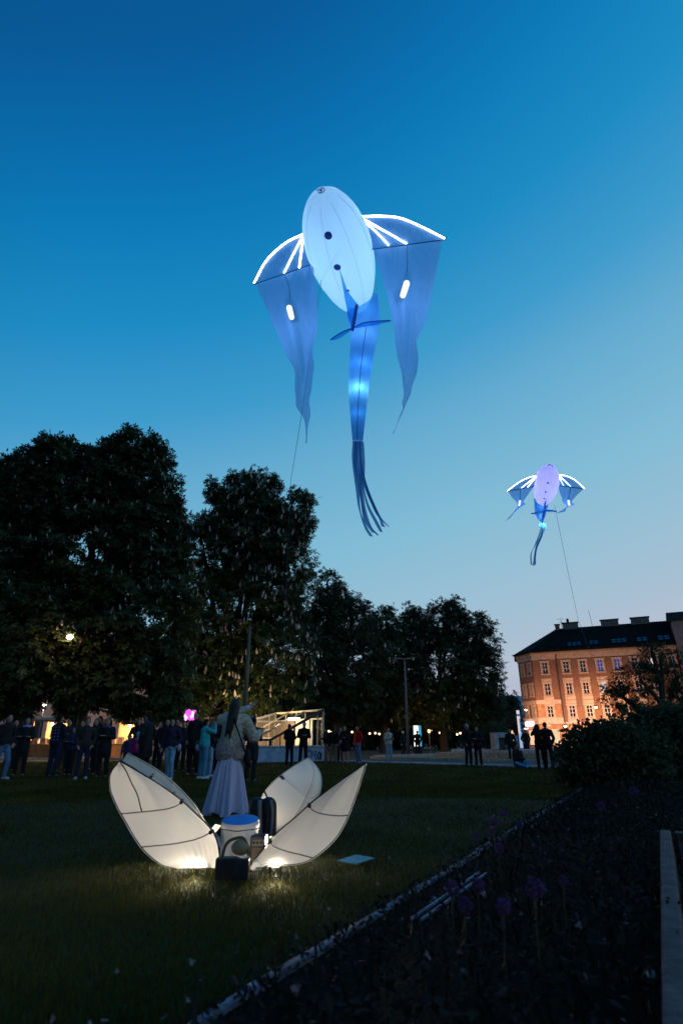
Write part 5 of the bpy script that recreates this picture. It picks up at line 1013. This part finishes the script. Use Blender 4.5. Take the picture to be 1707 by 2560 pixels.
person('dark jacketed person in pale blue jeans just beyond the teal jacket', 526, 20.0, 1.60, 2.6, A_ph, BK, JL, shoes=(.4, .5, .6))
person('dark person with long hair nearest behind the performer', 547, 21.5, 1.82, -.3, A_pl, BK, BK, 'hl')
person('person all in black between the performer and the pavilion', 628, 17.5, 1.68, 2.7, A_lph, BK, BK)
for lab_, px_, Y_, h_, fc_, ps_, hr_ in (('dark person half hidden behind the man at the picture edge', 30, 23, 1.80, .4, A_pl, 'hs'), ('dark figure between spotted jumper and purple jacket', 160, 23, 1.80, .5, A_st, 'hs'), ('dark figure behind the purple jacket with phone', 194, 25, 1.84, .2, A_cr, 'hs'),
        ('dark tall figure behind the woman in light jeans', 440, 23.5, 1.84, -.5, A_sd, 'hs'), ('dark figure between broad coated man and teal jacket', 497, 24.5, 1.74, .6, A_pl, 'hl')):
    person(lab_, px_, Y_, h_, fc_, ps_, BK, BK, hr_)
PG = 'dark figures before the pavilion'
person('slim dark figure leaning on the pavilion wall, elbow out', 724, 28.0, 1.78, 2.4, (CR, PH, 'stand', 'short'), (.008, .008, .01), (.008, .008, .01), group=PG, skin=(.1, .06, .05))
person('broad dark figure with phone before the lit pavilion door', 757, 27.5, 1.86, .1, A_ph, (.008, .008, .01), (.008, .008, .01), group=PG, skin=(.12, .07, .06))
VG = 'visitors between pavilion and fountain'
person('person in dark top and tan trousers right beside the pavilion corner', 816, 31.5, 1.72, -1.2, A_ph, BK, (.20, .12, .09), group=VG)
person('person in black top and patterned tan trousers, back turned', 833, 31.0, 1.75, pi - .3, A_pl, (.012, .012, .015), (.16, .12, .08), group=VG)
person('person in lilac grey jacket half hidden behind the bare legged woman', 851, 33, 1.74, .4, A_pl, (.16, .15, .22), BK, 'hl', group=VG)
person('bare legged woman in short black coat looking at a phone', 864, 30.6, 1.76, -.4, A_lph, (.014, .012, .014), None, 'hl', extra=x_phone, skin=(.5, .32, .25), group=VG)
person('person in bright red jacket and blue jeans', 896, 31.5, 1.80, -1.3, A_pl, (.40, .012, .02), JN, shoes=(.1, .1, .2), group=VG)
person('man in pale grey jacket and light jeans standing alone', 972, 32.5, 1.72, .1, A_ph, (.36, .34, .32), (.13, .24, .36), group=VG, extra=x_phone)
person('far small person with pale cap beside the unlit lamp post', 1008, 46, 1.72, .3, A_st, BK, BK, hat=(.3, .5, .5), group=VG)
person('dark far figure standing in front of the glowing screen', 1044, 47.5, 1.80, pi, A_pl, (.01, .01, .012), (.01, .01, .012), group=VG)
FG = 'people by the fountain'
person('man in dark clothes and pale cap, first of the pair at the fountain', 1170, 27.6, 1.76, .2, A_pl, (.016, .018, .022), (.018, .02, .026), hat=(.22, .2, .24), group=FG)
person('dark clothed woman, second of the pair at the fountain', 1194, 27.2, 1.66, -.4, A_ph, (.018, .016, .02), (.016, .018, .022), 'hl', group=FG)
person('far dark person behind the fountain, near the pale stone block', 1216, 44, 1.75, .1, A_pl, BK, NV, group=FG)
person('man in blue jeans sitting cross legged at the lawn edge', 1292, 25.4, 1.80, .15, A_sit, (.016, .016, .02), (.05, .22, .42), group=FG, z=.01)
person('dark person standing close behind the sitting man', 1279, 33, 1.68, .2, A_st, BK, BK, 'hl', group=FG)
person('far dark hooded person between sitting man and the phone taker', 1316, 42, 1.80, .0, A_lc, BK, BK, group=FG)
person('dark slim person holding a phone up toward the kites', 1350, 25.4, 1.70, 2.7, A_ra, (.012, .012, .014), (.012, .012, .014), 'hl', extra=x_phone_hi, group=FG)
person('broad dark man beside the phone taker, nearest the shrub', 1369, 24.6, 1.76, 2.9, A_pl, (.01, .01, .012), (.01, .01, .012), extra=x_scarf((.08, .09, .16)), group=FG)
# ================================================================== PERFORMER
pf_base = gr(566, 2040); 
B = MB(); Zr = Matrix.Rotation(0, 3, 'Z')
pt = lambda x, y, z: V((x, y, z))
# faces away (+Y); her left hand is lifted to the side, her right arm bent to her chest
B.cap(pt(0, 0, .95), pt(0, 0, 1.15), .13, .115); B.cap(pt(0, 0, 1.15), pt(.01, 0, 1.36), .115, .125); B.cap(pt(-.10, 0, 1.38), pt(.12, 0, 1.38), .08, .08); B.cap(pt(.02, .01, 1.42), pt(.03, .0, 1.53), .052, .048)
B.ell(pt(.035, .0, 1.61), .073, .092, .105, 16, 12); B.ell(pt(.06, .055, 1.565), .04, .045, .04); B.cap(pt(.06, .09, 1.63), pt(.066, .105, 1.60), .010, .014, 6)
for s in (-1, 1): B.ell(pt(.035 + s * .074, .0, 1.60), .012, .02, .03, 8, 6)
shL, shR = pt(.19, .02, 1.40), pt(-.17, 0, 1.40)
eL, wL = pt(.36, .06, 1.13), pt(.45, .22, 1.22)       # arm on the picture's right, forearm forward holding the reel
eR, wR = pt(.02, .33, 1.50), pt(.25, .40, 1.62)         # far arm raised across, hand beyond her head
B.cap(shL, eL, .045, .04).cap(eL, wL, .04, .028).cap(shR, eR, .045, .038).cap(eR, wR, .038, .027); hand(B, wL, wL - eL, (0, 0, 1)); hand(B, wR, V((.75, .2, .62)), (0, 1, 0))
for s in (-1, 1): B.cap(pt(.09 * s, 0, .92), pt(.10 * s, 0, .5), .078, .052).cap(pt(.10 * s, 0, .5), pt(.10 * s, -.01, .08), .055, .034).cap(pt(.10 * s, -.02, .05), pt(.115 * s, .12, .035), .036, .028)
me = remesh(B, .0095, 2); pf = obj('person', me, pm('performer_skin', (.36, .2, .15), .6, .1, 6, 0)); pf.location = pf_base; pf.rotation_euler = (0, 0, .12)
tag(pf, 'performer in fluffy cream jacket and long pale tulle skirt, back turned, hand raised', 'person')
M_fluff = pm('fluffy_cream_wool', (.80, .68, .57), .95, .35, 26, 1.0, bdist=.06)
J = MB().cap(pt(0, 0, 1.04), pt(.01, 0, 1.36), .185, .165).cap(pt(-.12, 0, 1.385), pt(.14, 0, 1.39), .10, .10).cap(pt(.02, 0, 1.42), pt(.02, 0, 1.47), .085, .075).cap(shL, eL, .098, .092).cap(eL, eL.lerp(wL, .8), .092, .06).cap(shR, eR, .092, .075).cap(eR, eR.lerp(wR, .8), .075, .058)
def fluff(me, a):
    co = np.zeros(len(me.vertices) * 3); me.vertices.foreach_get('co', co); no = np.zeros_like(co); me.vertices.foreach_get('normal', no); co = co.reshape(-1, 3); no = no.reshape(-1, 3)
    d = np.sin(co[:, 2] * 95 + 2 * np.sin(co[:, 0] * 31)) * .5 + np.sin(co[:, 0] * 70 + co[:, 2] * 40) * np.sin(co[:, 1] * 80) * .4 + rng.normal(0, .45, len(co)); me.vertices.foreach_set('co', (co + no * (d * a)[:, None]).ravel()); me.update(); return me
sub('jacket', fluff(remesh(J, .014, 2), .007), M_fluff, pf)
sub('waist_band', fluff(remesh(MB().cap(pt(-.06, 0, 1.00), pt(.06, 0, 1.00), .17, .17).cap(pt(-.05, 0, .90), pt(.05, 0, .90), .185, .185)  .cap(pt(-.06, 0, .95), pt(.06, 0, .95), .18, .18), .014, 2), .008), pm('fluffy_mauve_wool', (.56, .42, .44), .95, .35, 26, 1.0, bdist=.06), pf)
sub('cuff', remesh(MB().ell(eL.lerp(wL, .86), .052, .052, .05), .01, 1), pm('pale_blue_cuff', (.42, .45, .6), .95, .2, 26, .8), pf); sub('cuff', remesh(MB().ell(eR.lerp(wR, .86), .055, .055, .05), .01, 1), MATS['pale_blue_cuff'], pf)
rows = []
for i in range(26):
    u = i / 25; z = .93 - .885 * u; rx = .14 + .155 * u ** .8; ry = .13 + .155 * u ** .8; r = []
    for g in np.linspace(0, 2 * math.pi, 121):
        fo_ = (math.sin(8 * g + 1.4 * math.sin(2 * g) + .5 * u) * .085 + math.sin(19 * g + 1 + 1.5 * math.sin(3 * g)) * .04 + math.sin(4 * g + 2) * .02) * (.15 + u * .95); r.append(V(((rx * (1 + fo_ * 2.2)) * math.cos(g) - .03 * u, (ry * (1 + fo_ * 2.2)) * math.sin(g), z + .03 * u * math.sin(5 * g))))
    rows.append(r)
sub('skirt', (lambda m: (m.polygons.foreach_set('use_smooth', [True] * len(m.polygons)), m)[1])(MB().grid(rows).mesh('skirt')), cloth_mat('tulle_skirt', (.62, .58, .82), (1, 1, 1), 1, .25, 40, .6), pf)
Hh = MB().ell(pt(.03, -.015, 1.64), .088, .098, .10, 16, 12).cap(pt(.02, -.07, 1.60), pt(-.01, -.13, 1.40), .09, .075).cap(pt(-.01, -.14, 1.40), pt(-.04, -.19, 1.24), .07, .05).cap(pt(-.05, -.18, 1.30), pt(-.09, -.20, 1.14), .04, .012).cap(pt(.0, -.19, 1.30), pt(-.02, -.20, 1.10), .035, .01).cap(pt(.05, -.06, 1.6), pt(.05, -.14, 1.36), .06, .03)
hm = remesh(Hh, .012, 1); bm = bmesh.new(); bm.from_mesh(hm); bmesh.ops.delete(bm, geom=[v for v in bm.verts if v.co.y > .045 and v.co.z < 1.67], context='VERTS'); bm.to_mesh(hm); bm.free()
sub('hair', hm, pm('long_black_hair', (.012, .009, .008), .5, .3, 30, .6), pf)
sub('bag_strap', MB().tube(crv([pt(.03, -.20, 1.42), pt(.06, -.205, 1.33), pt(.14, -.185, 1.15), pt(.20, -.14, 1.0), pt(.24, -.03, .90)], 16), .014, 6).mesh('bag_strap'), cmat((.015, .013, .013)), pf)
sub('shoulder_bag', remesh(MB().ell((.27, .02, .84), .06, .13, .12), .014, 1), cmat((.02, .018, .02)), pf)
# the kite line reel she holds
rl = empty('kite_reel', pf_base + V((.30, .36, 1.27)), 'dark kite line reel held in the performer hand', 'kite reel'); rc = pf_base + Matrix.Rotation(.12, 3, 'Z') @ (wL + V((-.02, .10, .02)))
MB().tube([rc - V((.06, 0, 0)), rc + V((.06, 0, 0))], .045, 12).build('spool', MATS['black_petal_rod'], rl); MB().tube([rc - V((.065, 0, 0)), rc - V((.058, 0, 0))], .07, 14).build('flange', MATS['black_petal_rod'], rl); MB().tube([rc + V((.058, 0, 0)), rc + V((.065, 0, 0))], .07, 14).build('flange', MATS['black_petal_rod'], rl)
# ================================================================== FLOWER BED
def bedpt(s, t): return K0 + KD * s + KN * t
n = 26000; s_ = -2.2 + 15 * rng.random(n) ** 1.35; t_ = -.02 + 2.65 * rng.random(n) ** 1.0
P = np.zeros((n, 3)); P[:, 0] = K0.x + KD.x * s_ + KN.x * t_; P[:, 1] = K0.y + KD.y * s_ + KN.y * t_
hgt = np.minimum(.34, .05 + .24 * t_) * (1 + .35 * np.sin(s_ * 2.1) * np.cos(t_ * 3.3)); P[:, 2] = .02 + hgt * rng.random(n) ** .8
D_ = rnd_dirs(n); D_[:, 2] = np.abs(D_[:, 2]) * .8 + .1; D_ /= np.linalg.norm(D_, axis=1, keepdims=True); Nv = rnd_dirs(n) * .6; Nv[:, 2] += .8
vs = leafverts(P, D_, Nv, .022 + .045 * rng.random(n) ** 2, 1, 0, .26)
# long strap leaves
n2 = 1800; s2 = -2 + 13 * rng.random(n2); t2 = .35 + 2.2 * rng.random(n2); P2 = np.stack([K0.x + KD.x * s2 + KN.x * t2, K0.y + KD.y * s2 + KN.y * t2, 0 * s2 + .01], 1); D2 = rng.normal(0, .45, (n2, 3)); D2[:, 2] = 1; D2 /= np.linalg.norm(D2, axis=1, keepdims=True)
vs2 = leafverts(P2, D2, rnd_dirs(n2), .16 + .2 * rng.random(n2), 1, 0, .03)
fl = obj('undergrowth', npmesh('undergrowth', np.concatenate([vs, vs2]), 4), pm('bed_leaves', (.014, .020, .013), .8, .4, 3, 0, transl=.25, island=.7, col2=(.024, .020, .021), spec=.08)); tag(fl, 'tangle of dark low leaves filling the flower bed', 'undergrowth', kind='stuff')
# pale spent petals and buds scattered among the leaves
n3 = 380; s3 = -1.8 + 9 * rng.random(n3) ** 1.3; t3 = .1 + 1.9 * rng.random(n3); P3 = np.stack([K0.x + KD.x * s3 + KN.x * t3, K0.y + KD.y * s3 + KN.y * t3, .12 + .34 * rng.random(n3)], 1); D3 = rnd_dirs(n3)
vs3 = leafverts(P3, D3, rnd_dirs(n3), .010 + .016 * rng.random(n3), 3, 2.4, .35)
f3 = obj('flower_petals', npmesh('flower_petals', vs3, 4), pm('pale_bed_blooms', (.15, .10, .12), .8, .3, 5, 0, island=.6)); tag(f3, 'tiny pale blooms dotted through the flower bed leaves', 'blooms', kind='stuff')
# purple allium heads on stems
AL = [(1336, 2221, 24, .50, 'in the middle of the bed, the largest'), (1131, 2221, 18, .40, 'beside the near end of the metal rail'), (1195, 2213, 16, .40, 'at the far end of the metal rail'), (1162, 2264, 19, .45, 'nearest below the metal rail'), (1257, 2266, 19, .46, 'between the rail and the largest head'),
      (1235, 2056, 13, .42, 'topmost of three overlapping the lawn'), (1224, 2079, 10, .36, 'just left of the kerb line, below the topmost'), (1259, 2031, 11, .45, 'highest against the lawn'), (1187, 2090, 9, .33, 'lowest of those overlapping the lawn'), (1297, 2060, 10, .36, 'just above the kerb where it narrows'), (1247, 2121, 13, .36, 'close under the kerb'), (1406, 2202, 12, .45, 'small one beyond the largest head'), (1584, 1980, 13, .5, 'far one before the dark shrubs'), (1500, 2015, 10, .45, 'pale one in the far bed')]
M_al = pm('allium_purple', (.085, .035, .13), .8, .3, 20, 0, island=.5, transl=.2); M_stem = pm('allium_stem', (.016, .024, .012), .6, .2, 9, 0)
for px, py, rp, hz, lab in AL:
    c = gr(px, py, hz); k = (c - V((0, 0, HC))).length / F; r = rp * k * .8; t = empty('allium_flower', (c.x, c.y, 0), 'purple ball shaped allium flower, ' + lab, 'flower', 'purple allium flowers in the bed'); nq = 260; d = rnd_dirs(nq); Pp = np.array(c) + d * r * .25
    obj('flower_head', npmesh('flower_head', np.concatenate([leafverts(Pp + d * r * .55, d * .4 + rnd_dirs(nq) * .6, rnd_dirs(nq), np.full(nq, r * .35), 3, 2.5, .3)]), 4), M_al, t); MB().tube(crv([(c.x + .02, c.y + .01, 0), (c.x - .01, c.y, hz * .5), tuple(c)], 7), .004, 6).build('stem', M_stem, t, smooth=True)
# flat two bar metal rail in the bed
ra0, ra1 = gr(1028, 2297, .16), gr(1197, 2181, .16); rd = (ra1 - ra0).normalized(); rn = V((rd.y, -rd.x, 0)); rail = empty('metal_rail', (ra0.x, ra0.y, 0), 'low pale metal rail of two parallel bars along the flower bed', 'rail'); M_rail = pm('pale_blue_metal', (.12, .17, .29), .5, .45, 8, .05, metal=.3)
for q in (0, .055): MB().beam(ra0 + rn * q, ra1 + rn * q, .012, .012).build('bar', M_rail, rail)
for u in (.08, .42, .62, .95): 
    c = ra0.lerp(ra1, u); MB().beam(c - rn * .02 - V((0, 0, .022)), c + rn * .075 - V((0, 0, .022)), .02, .02).build('crosspiece', M_pd, rail); MB().beam(V((c.x, c.y, 0)) + rn * .027, V((c.x, c.y, .125)) + rn * .027, .02, .02).build('post', M_pd, rail)
# pale round garden ball
gb = gr(1626, 2435, .30); t = empty('garden_ball', (gb.x, gb.y, 0), 'small shiny pale blue glass ball on a stake in the bed', 'garden ball'); MB().ell(gb, .0145, .0145, .0145, 14, 10).build('ball', pm('pale_ball', (.45, .62, .72), .25, .1, 4, 0, spec=.6), t, smooth=True); MB().tube([(gb.x, gb.y, 0), tuple(gb)], .003, 5).build('stake', M_pd, t)
# bench-like planter wall at the right
zB = .42; W0 = gr(1640, 2073, zB); bn = empty('slatted_bench', (W0.x, W0.y, 0), 'concrete edged bench with timber slats at the lower picture corner', 'bench'); LB = 5.0; WP = lambda a, b, z: W0 - KD * a + KN * b + V((0, 0, z - zB))
M_led2 = pm('lilac_concrete', (.06, .05, .058), .85, .6, 9, .5)
MB().obox(WP(LB / 2, .06, zB / 2), KD * LB / 2, KN * .038, (0, 0, zB / 2)).build('side_wall', M_led2, bn, bevel=.012); MB().obox(WP(.05, .76, zB / 2 - .003), KD * .05, KN * .635, (0, 0, zB / 2)).build('end_wall', M_led2, bn, bevel=.012)
M_slat = pm('weathered_timber', (.15, .12, .13), .85, .4, 12, .4)
for i in range(9):
    MB().obox(WP(1.15 + 1.9, .165 + i * .062, zB - .055 + random.uniform(-.003, .003)), KD * 1.9, KN * .024, (0, 0, .016)).build('slat', M_slat, bn, bevel=.004)
for a in (1.3, 3.0, 4.7): MB().obox(WP(a, .44, zB - .10), KD * .03, KN * .31, (0, 0, .025)).build('bearer', M_pd, bn)
print('objects', len(bpy.data.objects))
